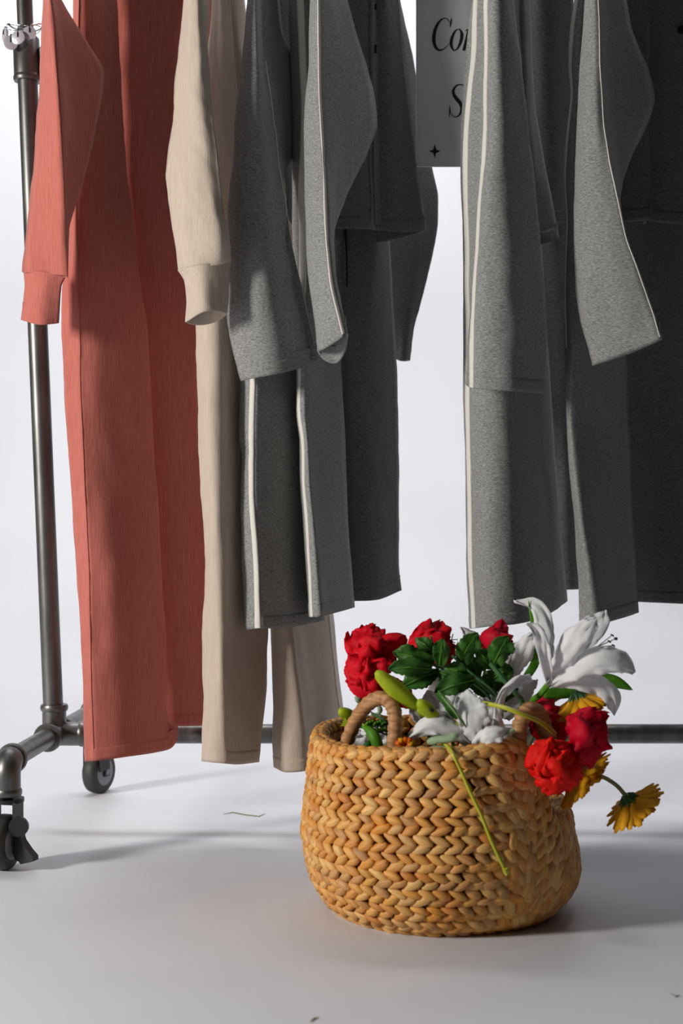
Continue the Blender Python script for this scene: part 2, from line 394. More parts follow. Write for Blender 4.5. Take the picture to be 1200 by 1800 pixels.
def hanger(px, yaw, label, x0=None, z=1.68):
    X = (px - 600) * 2.7 / F; t = thing('garment_hanger', (X, 2.7, z), label, 'hanger', 'hangers above the picture')
    d = Vector((math.sin(yaw), math.cos(yaw), 0)); c = Vector((X, 2.7, z))
    MB().tube(spline([c - d * .19 - Vector((0, 0, .035)), c - d * .1 - Vector((0, 0, .008)), c, c + d * .1 - Vector((0, 0, .008)), c + d * .19 - Vector((0, 0, .035))], 12), .007, 10).build('hanger_arm', M['wood'], t)
    hk = [c, c + Vector((0, 0, .10))]; r = .0175; cc = Vector((X, 2.7, TOP - .01))
    hk = [c, c + Vector((0, .0, .10)), cc + Vector((0, .0, -.05))] + [cc + Vector((0, r * math.sin(a), -r * math.cos(a))) for a in [math.radians(q) for q in (90, 120, 150, 180, 210, 240, 270)]]
    hk[2] = cc + Vector((0, r * .8, -.04))
    MB().tube(hk, .002, 8).build('hook', M['chrome'], t)

# ---- coral jumpsuit
cj = thing('coral_jumpsuit', (-.40, 2.7, .16), 'coral ribbed long-sleeved jumpsuit hanging furthest left, beside the rack post', 'jumpsuit')
sl = Cloth('sleeve', M['coral'], cj, [
    [(76,0,2.47),(70,120,2.47),(62,250,2.475),(50,370,2.475),(39,478,2.475)],
    [(89,0,2.42),(101,147,2.41),(110,293,2.415),(115,400,2.425),(118,484,2.43)],
    [(97,0,2.445),(128,110,2.455),(130,257,2.455),(121,400,2.44),(119,486,2.435)],
    [(108,0,2.475),(147,62,2.49),(183,123,2.515),(163,257,2.505),(122,404,2.455),(120,488,2.445)]], back=.012, seed=3, fold=.0015, hem=0, nsub=6, sharp=(1,))
Cloth('cuff', M['coral'], sl.o, [
    [(41,474,2.486),(43,500,2.486),(36,562,2.482)],
    [(75,478,2.450),(72,510,2.452),(68,570,2.450)],
    [(118,484,2.448),(109,500,2.452),(104,568,2.460)]], back=.026, rows=20, top=False, hem=0, wr=.001, fold=.001, backdrop=-.001)
body = Cloth('leg', M['coral'], cj, [
    [(128,0,2.555),(124,300,2.555),(122,420,2.555),(108,513,2.555),(108,600,2.555),(119,780,2.545),(127,890,2.545),(137,1037,2.535),(145,1202,2.525),(149,1338,2.520)],
    [(138,0,2.525),(134,367,2.525),(139,550,2.525),(141,670,2.525),(147,817,2.515),(156,1000,2.510),(160,1202,2.505),(165,1337,2.505)],
    [(158,0,2.535),(160,367,2.535),(170,550,2.535),(190,817,2.535),(205,1000,2.523),(215,1202,2.523),(222,1330,2.523)],
    [(200,0,2.590),(216,293,2.590),(235,440,2.590),(253,587,2.590),(264,780,2.590),(275,927,2.590),(284,1110,2.590),(287,1270,2.590),(292,1318,2.590)],
    [(205,0,2.610),(221,293,2.610),(239,440,2.610),(256,587,2.610),(268,780,2.610),(279,927,2.610),(288,1110,2.610),(296,1270,2.610),(313,1300,2.610)]], back=.02, seed=11, fold=.002, rows=90, sharp=(1,))
body.ribbon('side_seam', 1, -.001, .001, .05, .99, off=.0006, m=M['coral'])
leg2 = Cloth('leg', M['coral'], cj, [
    [(190,0,2.640),(200,300,2.640),(240,587,2.640),(262,900,2.640),(268,1100,2.640),(285,1276,2.640)],
    [(262,0,2.645),(275,300,2.645),(290,587,2.645),(310,900,2.645),(322,1100,2.645),(325,1276,2.645)],
    [(352,0,2.660),(350,300,2.660),(352,587,2.660),(362,900,2.660),(364,1100,2.660),(366,1275,2.660)]], back=.015, seed=15, fold=.003)
cb = Cloth('bodice', M['coral'], cj, [
    [(150,-10,2.68),(160,200,2.68),(190,400,2.68)],
    [(225,-10,2.68),(235,200,2.685),(250,400,2.69)],
    [(290,-10,2.69),(300,200,2.69),(310,400,2.69)]], back=.03, seed=19, rows=30, hem=0)
hanger(215, .5, 'wooden hanger holding the coral jumpsuit above the picture')

# ---- beige sweatshirt and trousers
bs = thing('beige_sweatshirt', (-.24, 2.7, .95), 'beige ribbed sweatshirt with a gathered cuff hanging right of the coral jumpsuit', 'sweatshirt')
sb = Cloth('sleeve', M['beige'], bs, [
    [(322,0,2.47),(310,121,2.47),(302,210,2.465),(289,313,2.46),(293,350,2.455),(304,420,2.45),(313,478,2.44)],
    [(332,0,2.435),(330,150,2.43),(325,313,2.42),(335,420,2.415),(345,470,2.41)],
    [(345,0,2.42),(350,150,2.41),(362,313,2.40),(380,420,2.395),(385,465,2.41)],
    [(353,0,2.425),(359,58,2.425),(370,163,2.42),(383,264,2.41),(391,338,2.41),(402,420,2.41),(407,458,2.43)]], back=.03, seed=23, fold=.006, hem=0, wr=.004)
Cloth('cuff', M['beige'], sb.o, [
    [(312,474,2.440),(323,492,2.440),(327,530,2.439),(325,566,2.437)],
    [(352,466,2.407),(354,490,2.410),(356,520,2.410),(357,548,2.410)],
    [(385,461,2.415),(382,490,2.418),(382,520,2.420),(384,547,2.420)],
    [(407,456,2.442),(403,476,2.440),(402,520,2.440),(400,552,2.440)]], back=.022, rows=20, top=False, hem=0, wr=.0015, fold=.001, backdrop=.008)
sb2 = Cloth('sleeve', M['beige'], bs, [
    [(372,0,2.66),(356,200,2.66),(350,400,2.66),(352,520,2.66),(354,586,2.66)],
    [(385,0,2.63),(385,300,2.635),(378,450,2.64),(378,589,2.64)],
    [(405,0,2.65),(420,200,2.65),(424,300,2.65),(412,450,2.66),(408,588,2.66)]], back=.03, seed=27, fold=.003)
bb = Cloth('sweatshirt_body', M['beige'], bs, [
    [(342,-5,2.76),(348,200,2.76),(372,430,2.78)],
    [(365,-5,2.74),(372,200,2.73),(385,430,2.75)],
    [(400,-5,2.71),(420,130,2.71),(425,300,2.72),(432,430,2.74)],
    [(430,-5,2.76),(440,130,2.78),(460,300,2.80),(470,430,2.82)]], back=.05, seed=31, rows=40, fold=.005)
bt = thing('beige_trousers', (-.18, 2.7, .13), 'straight beige trousers hanging left behind the striped grey trousers', 'trousers')
Cloth('leg', M['beige'], bt, [
    [(346,455,2.54),(345,500,2.54),(345,600,2.54),(348,743,2.54),(357,927,2.53),(359,1000,2.53),(355,1080,2.53),(355,1155,2.53),(360,1222,2.52),(356,1280,2.52),(357,1337,2.52)],
    [(365,455,2.51),(365,600,2.51),(368,743,2.50),(375,927,2.50),(375,1080,2.50),(378,1222,2.49),(376,1340,2.49)],
    [(391,455,2.51),(390,600,2.51),(393,743,2.505),(393,927,2.505),(394,1080,2.50),(396,1222,2.49),(400,1342,2.49)],
    [(403,455,2.54),(403,600,2.54),(407,743,2.54),(410,927,2.54),(412,1080,2.54),(415,1222,2.54),(420,1343,2.53)],
    [(428,455,2.62),(432,600,2.62),(445,800,2.62),(462,1000,2.62),(472,1105,2.62),(468,1205,2.61),(462,1276,2.60),(455,1339,2.58)]], back=.04, seed=37, fold=.005, wr=.003, top=False)
bl2 = Cloth('leg', M['beige'], bt, [
    [(440,300,2.64),(455,600,2.64),(466,900,2.64),(474,1105,2.62),(478,1205,2.60),(479,1313,2.58),(480,1348,2.575)],
    [(452,300,2.61),(470,600,2.61),(482,900,2.60),(492,1105,2.585),(496,1205,2.57),(500,1313,2.55),(500,1357,2.55)],
    [(475,300,2.62),(490,600,2.62),(505,900,2.61),(514,1105,2.59),(526,1205,2.57),(535,1290,2.56),(539,1354,2.555)],
    [(482,300,2.66),(500,600,2.66),(515,900,2.66),(524,1105,2.65),(536,1205,2.64),(545,1290,2.63),(551,1345,2.62)],
    [(520,300,2.76),(545,600,2.78),(565,900,2.80),(585,1080,2.82),(595,1184,2.83),(602,1250,2.84),(604,1300,2.84)]], back=.03, seed=41, fold=.0035, top=False)
bl2.ribbon('side_seam', 4, -.03, -.028, .05, .99, off=.0008, m=M['beige'])

# ---- first grey shirt (wide plain sleeve)
g1 = thing('grey_shirt', (-.1, 2.7, .85), 'grey marl shirt whose wide plain sleeve hangs right of the beige sweatshirt', 'shirt')
s1 = Cloth('sleeve', M['grey'], g1, [
    [(436,0,2.505),(429,70,2.505),(420,152,2.505),(413,222,2.500),(411,280,2.500),(403,338,2.495),(401,422,2.495),(400,559,2.495),(412,625,2.495),(424,669,2.495)],
    [(443,0,2.485),(438,100,2.480),(432,222,2.475),(425,338,2.470),(425,480,2.465),(432,590,2.465),(448,664,2.465)],
    [(452,0,2.487),(455,100,2.477),(458,222,2.472),(462,338,2.467),(470,480,2.457),(485,590,2.457),(500,654,2.462)],
    [(460,0,2.550),(464,93,2.545),(476,187,2.540),(491,299,2.535),(507,420,2.535),(517,463,2.535),(538,559,2.535),(556,638,2.535)],
    [(466,0,2.560),(470,93,2.555),(484,187,2.555),(494,299,2.545),(509,420,2.545),(519,463,2.545),(540,559,2.545),(557,636,2.545)],
    [(490,0,2.630),(497,58,2.640),(513,105,2.650),(520,198,2.650),(513,280,2.640),(500,302,2.590),(510,420,2.525),(520,463,2.525),(541,559,2.525),(558,634,2.525)]], back=.018, seed=43, fold=.004, wr=.0035, nsub=5, sharp=(3, 4))
s1.ribbon('piping', 3, .0, .0025, .3, .66, off=.0010)
g1b = Cloth('shirt_body', M['greyshade'], g1, [
    [(440,0,2.71),(445,200,2.71),(450,600,2.71)],
    [(480,0,2.69),(485,200,2.69),(490,602,2.69)],
    [(526,0,2.75),(528,200,2.76),(532,600,2.77)]], back=.03, seed=47, rows=40)
# ---- striped trousers 1
t1 = thing('grey_trousers', (-.1, 2.7, .4), 'striped grey marl trousers hanging directly in front of the beige trousers', 'trousers', 'grey trousers with side stripes')
T1 = Cloth('leg', M['grey'], t1, [
    [(425,520,2.545),(423,600,2.545),(423,668,2.545),(421,775,2.545),(424,791,2.545),(423,908,2.535),(426,1019,2.535),(432,1107,2.530)],
    [(444,520,2.515),(444,668,2.515),(441,782,2.515),(441,870,2.510),(447,956,2.505),(453,1104,2.505)],
    [(462,520,2.520),(462,668,2.520),(460,782,2.520),(465,956,2.515),(474,1104,2.515)],
    [(500,520,2.565),(505,668,2.575),(508,782,2.575),(512,956,2.575),(518,1101,2.575)],
    [(525,520,2.615),(535,668,2.635),(545,782,2.645),(555,956,2.655),(570,1090,2.665)]], back=.03, seed=53, fold=.003, top=False)
T1.ribbon('side_stripe', 1, -.0055, .0055, .0, 1, off=.0013)
# ---- second grey shirt
g2 = thing('grey_shirt', (.06, 2.7, .9), 'grey marl shirt with narrow ivory-piped sleeve, its shaded hem left of the sign', 'shirt')
s2 = Cloth('sleeve', M['grey'], g2, [
    [(544,0,2.475),(542,117,2.475),(536,163,2.475),(534,280,2.47),(537,420,2.47),(542,497,2.47),(551,559,2.47),(557,618,2.47)],
    [(551,0,2.45),(550,117,2.445),(548,280,2.44),(552,420,2.44),(560,520,2.44),(572,612,2.44)],
    [(558,0,2.435),(560,163,2.43),(568,315,2.42),(572,422,2.415),(580,500,2.41),(602,592,2.41)],
    [(563,0,2.44),(565,163,2.435),(575,315,2.425),(580,422,2.42),(587,490,2.415),(609,586,2.415)],
    [(585,0,2.49),(600,100,2.50),(610,220,2.50),(590,330,2.48),(583,422,2.44),(589,490,2.425),(610,588,2.425)],
    [(610,0,2.56),(626,58,2.57),(645,115,2.58),(657,163,2.59),(663,225,2.59),(642,278,2.57),(612,338,2.54),(588,405,2.48),(591,490,2.44),(610,592,2.44)]], back=.018, seed=59, fold=.0018, wr=.002, nsub=5, backdrop=.030, sharp=(2, 3))
s2.ribbon('piping', 2, .000, .0055, .02, .995, off=.0012)
b2 = Cloth('shirt_body', M['greyshade'], g2, [
    [(560,0,2.62),(570,200,2.62),(580,401,2.62)],
    [(600,0,2.615),(612,200,2.615),(622,402,2.61)],
    [(645,0,2.64),(650,200,2.64),(654,402,2.62)],
    [(656,0,2.66),(660,200,2.66),(666,404,2.65)],
    [(680,0,2.67),(692,200,2.67),(706,407,2.66)],
    [(702,0,2.72),(712,117,2.72),(722,210,2.72),(733,303,2.72),(743,362,2.72),(751,405,2.72)]], back=.10, seed=61, rows=50, fold=.003, backdrop=.012)
b2.ribbon('placket', 3, -.022, .004, 0, .985, off=.003, m=M['greyshade'])
b2.ribbon('placket', 2, -.004, .0005, .5, .985, off=.002, m=M['greyshade'])
for py, w_ in ((12, .008), (86, .012)):
    c0 = P(660, py, 2.648); MB().box(c0, (.004, .002, w_ * 1.3)).build('buttonhole', M['black'], b2.o)
fs2 = Cloth('sleeve', M['greyshade'], g2, [
    [(680,0,2.93),(684,130,2.93),(686,295,2.93),(680,425,2.93),(682,540,2.93),(695,630,2.93)],
    [(697,0,2.91),(712,130,2.91),(728,295,2.905),(728,425,2.905),(716,540,2.905),(709,632,2.905)],
    [(703,0,2.93),(731,130,2.93),(759,295,2.93),(771,338,2.93),(768,400,2.93),(747,505,2.93),(728,580,2.93),(721,633,2.93)]], back=.03, seed=67, fold=.002)
# ---- striped trousers 2
t2 = thing('grey_trousers', (0, 2.7, .4), 'grey marl trousers with a crisp ivory front stripe and black drawstring, third trousers from left', 'trousers', 'grey trousers with side stripes')
T2 = Cloth('leg', M['grey'], t2, [
    [(508,0,2.62),(512,117,2.62),(516,187,2.62),(514,350,2.62),(514,505,2.60),(516,600,2.58),(521,644,2.57),(520,731,2.56),(526,769,2.56),(528,845,2.56),(534,940,2.55),(543,1084,2.55)],
    [(521,0,2.595),(526,117,2.595),(529,187,2.595),(525,350,2.595),(526,505,2.58),(521,600,2.57),(524,644,2.555),(523,731,2.55),(529,769,2.55),(531,845,2.55),(537,940,2.54),(546,1084,2.54)],
    [(536,0,2.595),(543,117,2.595),(543,187,2.595),(538,350,2.595),(539,505,2.58),(537,600,2.55),(537,644,2.54),(537,731,2.535),(541,769,2.535),(544,845,2.53),(553,940,2.52),(564,1083,2.52)],
    [(545,0,2.62),(552,187,2.62),(556,350,2.62),(556,505,2.60),(556,644,2.58),(558,845,2.575),(568,940,2.57),(580,1079,2.57)],
    [(570,0,2.70),(580,187,2.70),(588,350,2.70),(592,505,2.69),(598,623,2.68),(605,750,2.68),(611,908,2.68),(623,1067,2.68)]], back=.03, seed=71, fold=.002, wr=.0015)
T2.ribbon('side_stripe', 1, .0, lambda u: .013 if u < .6 else .0105, .0, 1, off=.0012)
T2b = Cloth('leg', M['greyshade'], t2, [
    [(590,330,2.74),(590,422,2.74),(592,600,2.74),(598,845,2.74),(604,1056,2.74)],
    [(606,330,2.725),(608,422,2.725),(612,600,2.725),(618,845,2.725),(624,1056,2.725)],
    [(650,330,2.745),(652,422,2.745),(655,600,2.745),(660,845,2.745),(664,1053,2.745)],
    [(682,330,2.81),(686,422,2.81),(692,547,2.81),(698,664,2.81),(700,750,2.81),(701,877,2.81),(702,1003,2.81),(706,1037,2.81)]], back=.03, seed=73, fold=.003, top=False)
MB().tube(spline([P(606, 395, 2.71), P(608, 430, 2.712), P(609, 470, 2.71), P(609, 505, 2.71)], 8), .0022, 8).build('drawstring', M['ink'], t2)
# ---- third grey shirt
g3 = thing('grey_shirt', (.3, 2.7, .85), 'grey marl shirt with a broad ivory stripe down its sleeve, just right of the sign', 'shirt')
s3 = Cloth('sleeve', M['grey'], g3, [
    [(840,0,2.47),(843,117,2.47),(845,195,2.47),(843,233,2.47),(838,311,2.465),(829,467,2.46),(823,583,2.455),(818,675,2.45)],
    [(851,0,2.455),(851,117,2.455),(849,233,2.45),(844,311,2.445),(834,467,2.44),(828,583,2.435),(825,680,2.435)],
    [(868,0,2.425),(868,233,2.415),(860,350,2.41),(852,467,2.405),(848,583,2.40),(846,684,2.40)],
    [(888,0,2.435),(895,233,2.42),(898,350,2.41),(900,467,2.40),(902,583,2.395),(900,687,2.395)],
    [(902,0,2.48),(916,117,2.48),(931,253,2.48),(943,350,2.475),(951,467,2.47),(960,564,2.465),(961,603,2.465),(954,691,2.46)]], back=.05, seed=79, fold=.003, wr=.0022, backdrop=-.004)
s3.ribbon('side_stripe', 1, -.001, lambda u: .0125 + .004 * u, .0, 1, off=.0013)
b3 = Cloth('shirt_body', M['grey'], g3, [
    [(900,0,2.60),(905,200,2.60),(910,330,2.60),(915,432,2.60)],
    [(920,0,2.58),(925,200,2.58),(935,330,2.58),(945,430,2.58)],
    [(930,0,2.64),(942,200,2.64),(966,331,2.64),(984,419,2.64)]], back=.02, seed=83, rows=40, fold=.002)
b3b = Cloth('shirt_body', M['greyshade'], g3, [
    [(925,0,2.80),(930,200,2.80),(940,389,2.80)],
    [(960,0,2.77),(965,200,2.77),(970,389,2.77)],
    [(1008,0,2.82),(1008,200,2.82),(1006,388,2.82)]], back=.03, seed=85, rows=40, fold=.002)
t3 = thing('grey_trousers', (.3, 2.7, .4), 'striped grey marl trousers hanging just left of the big white lily', 'trousers', 'grey trousers with side stripes')
T3 = Cloth('leg', M['grey'], t3, [
    [(830,0,2.58),(818,97,2.58),(811,194,2.58),(809,311,2.58),(814,428,2.58),(814,635,2.575),(814,705,2.575),(818,810,2.57),(820,950,2.57),(824,1090,2.565),(826,1104,2.565)],
    [(836,0,2.56),(832,97,2.56),(822,194,2.56),(817,311,2.555),(821,428,2.555),(822,635,2.55),(821,705,2.545),(824,810,2.54),(826,950,2.54),(831,1090,2.535),(832,1104,2.535)],
    [(860,0,2.52),(855,200,2.52),(852,400,2.51),(850,635,2.50),(852,810,2.49),(858,950,2.485),(866,1100,2.48)],
    [(895,0,2.53),(895,200,2.53),(895,400,2.52),(895,635,2.50),(900,810,2.49),(905,950,2.49),(915,1095,2.49)],
    [(920,0,2.60),(925,200,2.60),(930,400,2.60),(940,635,2.58),(948,810,2.57),(955,950,2.57),(962,1080,2.57)],
    [(930,0,2.66),(940,200,2.66),(950,400,2.66),(965,635,2.67),(976,810,2.68),(988,950,2.69),(997,1056,2.70)]], back=.03, seed=89, fold=.002, wr=.002)
T3.ribbon('side_stripe', 1, -.007, .009, .0, 1, off=.0013)
T3b = Cloth('leg', M['greyshade'], t3, [
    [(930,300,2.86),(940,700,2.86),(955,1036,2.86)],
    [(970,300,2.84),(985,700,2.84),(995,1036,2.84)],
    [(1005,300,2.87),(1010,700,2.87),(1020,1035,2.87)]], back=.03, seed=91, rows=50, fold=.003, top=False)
# ---- fourth grey shirt
g4 = thing('grey_shirt', (.55, 2.7, .85), 'grey marl shirt with a light piped sleeve and black button hanging at the right edge', 'shirt')
s4 = Cloth('sleeve', M['grey'], g4, [
    [(1027,0,2.475),(1020,93,2.475),(1015,187,2.47),(1010,280,2.47),(1009,420,2.465),(1011,506,2.465),(1019,564,2.46),(1042,642,2.455)],
    [(1033,0,2.45),(1027,187,2.44),(1024,350,2.435),(1030,480,2.43),(1042,564,2.43),(1070,632,2.43)],
    [(1043,0,2.435),(1045,187,2.42),(1055,350,2.41),(1075,480,2.40),(1098,564,2.40),(1125,612,2.40)],
    [(1051,0,2.435),(1054,117,2.425),(1060,210,2.42),(1071,280,2.41),(1085,350,2.40),(1100,420,2.395),(1118,467,2.39),(1149,556,2.385),(1160,596,2.385)],
    [(1068,0,2.49),(1078,117,2.49),(1085,210,2.49),(1083,280,2.47),(1087,350,2.415),(1101,420,2.405),(1119,467,2.40),(1150,556,2.395),(1161,596,2.395)],
    [(1101,0,2.56),(1108,47,2.56),(1138,114,2.57),(1151,173,2.58),(1143,205,2.57),(1127,240,2.56),(1103,289,2.53),(1089,350,2.425),(1102,420,2.415),(1120,467,2.41),(1151,556,2.405),(1161,597,2.405)]], back=.018, seed=97, fold=.0018, wr=.002, nsub=5, sharp=(3,))
s4.ribbon('piping', 3, -.001, .0022, .02, .995, off=.0010)
b4 = Cloth('shirt_body', M['greyshade'], g4, [
    [(1060,0,2.64),(1065,200,2.64),(1070,389,2.64)],
    [(1100,0,2.62),(1104,200,2.62),(1106,388,2.62)],
    [(1141,0,2.63),(1140,222,2.63),(1144,384,2.62)]], back=.012, seed=101, rows=40, fold=.0015)
b4b = Cloth('shirt_body', M['greyshade'], g4, [
    [(1120,0,2.66),(1125,200,2.66),(1134,388,2.66)],
    [(1180,0,2.66),(1185,200,2.66),(1190,393,2.66)],
    [(1250,0,2.70),(1255,200,2.70),(1262,394,2.70)],
    [(1290,0,2.80),(1300,200,2.80),(1310,390,2.80)]], back=.08, seed=103, rows=40, fold=.002)
bc = P(1197, 53, 2.655)
bo = MB(); bo.tube([bc, bc + Vector((0, -.0015, 0)), bc + Vector((0, -.003, 0)), bc + Vector((0, -.0035, 0))], [.0078, .0080, .0078, .006], 24); bo.build('button', M['black'], b4b.o)
t4 = thing('grey_trousers', (.5, 2.7, .4), 'grey marl trousers hanging furthest right, a narrow stripe along their left edge', 'trousers', 'grey trousers with side stripes')
T4 = Cloth('leg', M['grey'], t4, [
    [(1009,0,2.57),(1001,58,2.57),(999,117,2.57),(1002,163,2.57),(996,233,2.57),(990,299,2.57),(995,397,2.57),(992,467,2.57),(992,600,2.56),(994,705,2.55),(995,747,2.55),(1000,845,2.55),(1009,922,2.54),(1014,1002,2.54),(1018,1100,2.53)],
    [(1012,0,2.56),(1004,58,2.56),(1002,117,2.56),(1005,163,2.56),(999,233,2.555),(993,299,2.555),(997,397,2.555),(994,467,2.555),(995,600,2.55),(997,705,2.54),(998,747,2.54),(1003,845,2.53),(1013,922,2.525),(1022,1002,2.52),(1030,1099,2.515)],
    [(1024,0,2.545),(1017,117,2.545),(1008,299,2.54),(1008,397,2.54),(1008,600,2.53),(1006,747,2.53),(1021,897,2.50),(1036,1002,2.495),(1047,1096,2.49)],
    [(1040,0,2.57),(1038,299,2.57),(1040,600,2.56),(1040,747,2.56),(1052,897,2.54),(1062,1002,2.53),(1075,1091,2.53)],
    [(1085,0,2.64),(1090,299,2.65),(1101,628,2.66),(1105,740,2.66),(1111,880,2.66),(1117,985,2.66),(1123,1076,2.66)]], back=.03, seed=107, fold=.002, wr=.002)
T4.ribbon('side_stripe', 1, -.001, lambda u: .0085 - .0075 * min(1, u * 2.2), .0, .60, off=.0012)
T4b = Cloth('leg', M['greyshade'], t4, [
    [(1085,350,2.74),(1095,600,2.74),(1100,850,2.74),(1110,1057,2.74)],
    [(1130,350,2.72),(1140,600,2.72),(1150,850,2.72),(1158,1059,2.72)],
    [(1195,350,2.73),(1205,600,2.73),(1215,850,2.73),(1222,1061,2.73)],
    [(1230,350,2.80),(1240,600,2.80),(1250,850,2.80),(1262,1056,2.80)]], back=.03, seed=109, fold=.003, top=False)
for px, l in ((390, 'wooden hanger holding the beige sweatshirt above the picture'), (480, 'wooden hanger holding the wide-sleeved grey shirt above the picture'), (600, 'wooden hanger holding the shirt left of the sign above the picture'), (905, 'wooden hanger holding the stripe-sleeved shirt above the picture'), (1110, 'wooden hanger holding the rightmost grey shirt above the picture')): hanger(px, .35, l)

# ------------------------------------------------------------------ sign
SD = 2.735; c0 = P(731, 293, SD); c1 = P(893, YT, SD)
sg = thing('sign_card', ((c0.x + c1.x) / 2, SD, c0.z), 'grey card sign with black italic serif lettering and a small star, hanging between the shirts', 'sign')
MB().box(((c0.x + c1.x) / 2, SD + .0016, (c0.z + c1.z) / 2), (c1.x - c0.x, .003, c1.z - c0.z)).build('card', M['card'], sg, smooth=False)
MB().tube([(c0.x + .03, SD, c1.z - .01), (c0.x + .06, 2.705, TOP - .01)], .001, 6).build('string', M['ink'], sg)
def gp(x, y): return P(720 + x / 5.63, y / 5.63, SD - .0008)
def strokes(name, lst):
    mb = MB()
    for pts, ws in lst:
        n = 36; P3 = [cr([(x, y, w_) for (x, y), w_ in zip(pts, ws)], i / n) for i in range(n + 1)]
        L = []; R = []
        for i in range(n + 1):
            t = P3[min(i + 1, n)] - P3[max(i - 1, 0)]; nn = Vector((-t.y, t.x)); nn.normalize(); w_ = max(P3[i].z, 1) / 2
            L.append(gp(P3[i].x + nn.x * w_, P3[i].y + nn.y * w_)); R.append(gp(P3[i].x - nn.x * w_, P3[i].y - nn.y * w_))
        vs = []
        for l, r in zip(L, R): vs += [l, r]
        mb.add(vs, [(2 * i, 2 * i + 1, 2 * i + 3, 2 * i + 2) for i in range(n)])
    return mb.build(name, M['ink'], sg, smooth=False)
strokes('letter', [([(392, 215), (372, 188), (335, 182), (290, 215), (252, 290), (237, 380), (250, 455), (285, 494), (330, 488), (362, 462), (384, 432)], [6, 8, 10, 20, 31, 34, 30, 20, 10, 6, 4]),
                   ([(414, 178), (404, 225), (398, 272)], [5, 15, 4])])
strokes('letter', [([(485, 288), (450, 305), (418, 370), (407, 440), (430, 496), (440, 502)], [6, 14, 27, 28, 12, 5]), ([(435, 502), (470, 480), (503, 410), (514, 340), (495, 292), (482, 288)], [6, 14, 27, 28, 12, 5])])
strokes('letter', [([(548, 305), (580, 290)], [5, 16]), ([(582, 290), (560, 390), (533, 500)], [24, 27, 28]), ([(572, 360), (610, 300), (640, 290), (645, 340), (622, 460), (632, 496), (660, 470)], [4, 12, 22, 26, 26, 16, 4])])
strokes('letter', [([(560, 868), (540, 845), (505, 838), (465, 845), (433, 885), (432, 930), (460, 975), (500, 1025), (512, 1075), (495, 1130), (455, 1158), (418, 1140), (398, 1100)], [4, 7, 10, 14, 22, 28, 34, 34, 28, 18, 10, 7, 4]),
                   ([(394, 1045), (396, 1100), (390, 1158)], [4, 14, 5]), ([(570, 830), (562, 870), (556, 905)], [4, 14, 4])])
a = []; 
for i in range(8):
    th = math.pi / 4 * i; r = (70, 58)[(i // 2) % 2] if i % 2 == 0 else 22; a.append(gp(247 + r * math.sin(th), 1497 - r * math.cos(th)))
MB().add([gp(247, 1497)] + a, [(0, i + 1, (i + 1) % 8 + 1) for i in range(8)]).build('printed_star', M['ink'], sg, smooth=False)

# ------------------------------------------------------------------ basket
BC = Vector((.150, 2.17, 0)); HT = .262
bk = thing('wicker_basket', BC, 'round braided water-hyacinth basket full of artificial flowers, standing on the white floor', 'basket')
PR = [(0, .150), (.006, .162), (.02, .178), (.045, .192), (.075, .2015), (.11, .2065), (.145, .2055), (.18, .202), (.21, .198), (.24, .194), (HT, .190)]
def rad(z):
    for (a, ra), (b, rb) in zip(PR, PR[1:]):
        if z <= b: 
            f = (z - a) / (b - a); return ra + (rb - ra) * f
    return PR[-1][1]
def sstep(a, b, x): t = min(1, max(0, (x - a) / (b - a))); return t * t * (3 - 2 * t)
def htop(ph):                                            # rim height round the basket, sagging at the right
    d = math.degrees(ph); d = (d + 180) % 360 - 180
    dip = sstep(-58, -30, d) * (1 - sstep(25, 75, d)); bump = math.exp(-((d + 62) / 14) ** 2) * .014
    return HT - .105 * dip + bump + .004 * math.sin(3 * ph)
def surf(ph, zz, off=0):
    z = zz * htop(ph) / HT; d = math.degrees(ph); bul = 0
    r = rad(zz) + off + .003 * noise.noise(Vector((math.cos(ph) * 2, math.sin(ph) * 2, zz * 9)))
    return Vector((BC.x + r * math.cos(ph), BC.y + r * math.sin(ph), max(z, .001)))
def frame(ph, zz, off=0):
    p = surf(ph, zz, off); eh = (surf(ph + .01, zz, off) - surf(ph - .01, zz, off)).normalized()
    ev = (surf(ph, min(zz + .004, HT), off) - surf(ph, max(zz - .004, 0), off)).normalized()
    nn = eh.cross(ev).normalized(); ev = nn.cross(eh).normalized(); return p, eh, ev, nn
# core wall
nA = 72; vs = []; fs = []; lay = []
zs = [0, .006, .02, .045, .075, .11, .145, .18, .21, .24, HT - .004]
for z in zs: lay.append([surf(2 * math.pi * i / nA, z, -.007) for i in range(nA)])
for z in reversed(zs[1:]): lay.append([surf(2 * math.pi * i / nA, z, -.016) for i in range(nA)])
lay.append([Vector((BC.x + .13 * math.cos(2 * math.pi * i / nA), BC.y + .13 * math.sin(2 * math.pi * i / nA), .010)) for i in range(nA)])
for l in lay: vs += l
for q in range(len(lay) - 1):
    for i in range(nA): j = (i + 1) % nA; fs.append((q * nA + i, q * nA + j, (q + 1) * nA + j, (q + 1) * nA + i))
fs.append(tuple(range(nA - 1, -1, -1))); fs.append(tuple((len(lay) - 1) * nA + i for i in range(nA)))
obj('basket_core', vs, fs, M['core'], bk)
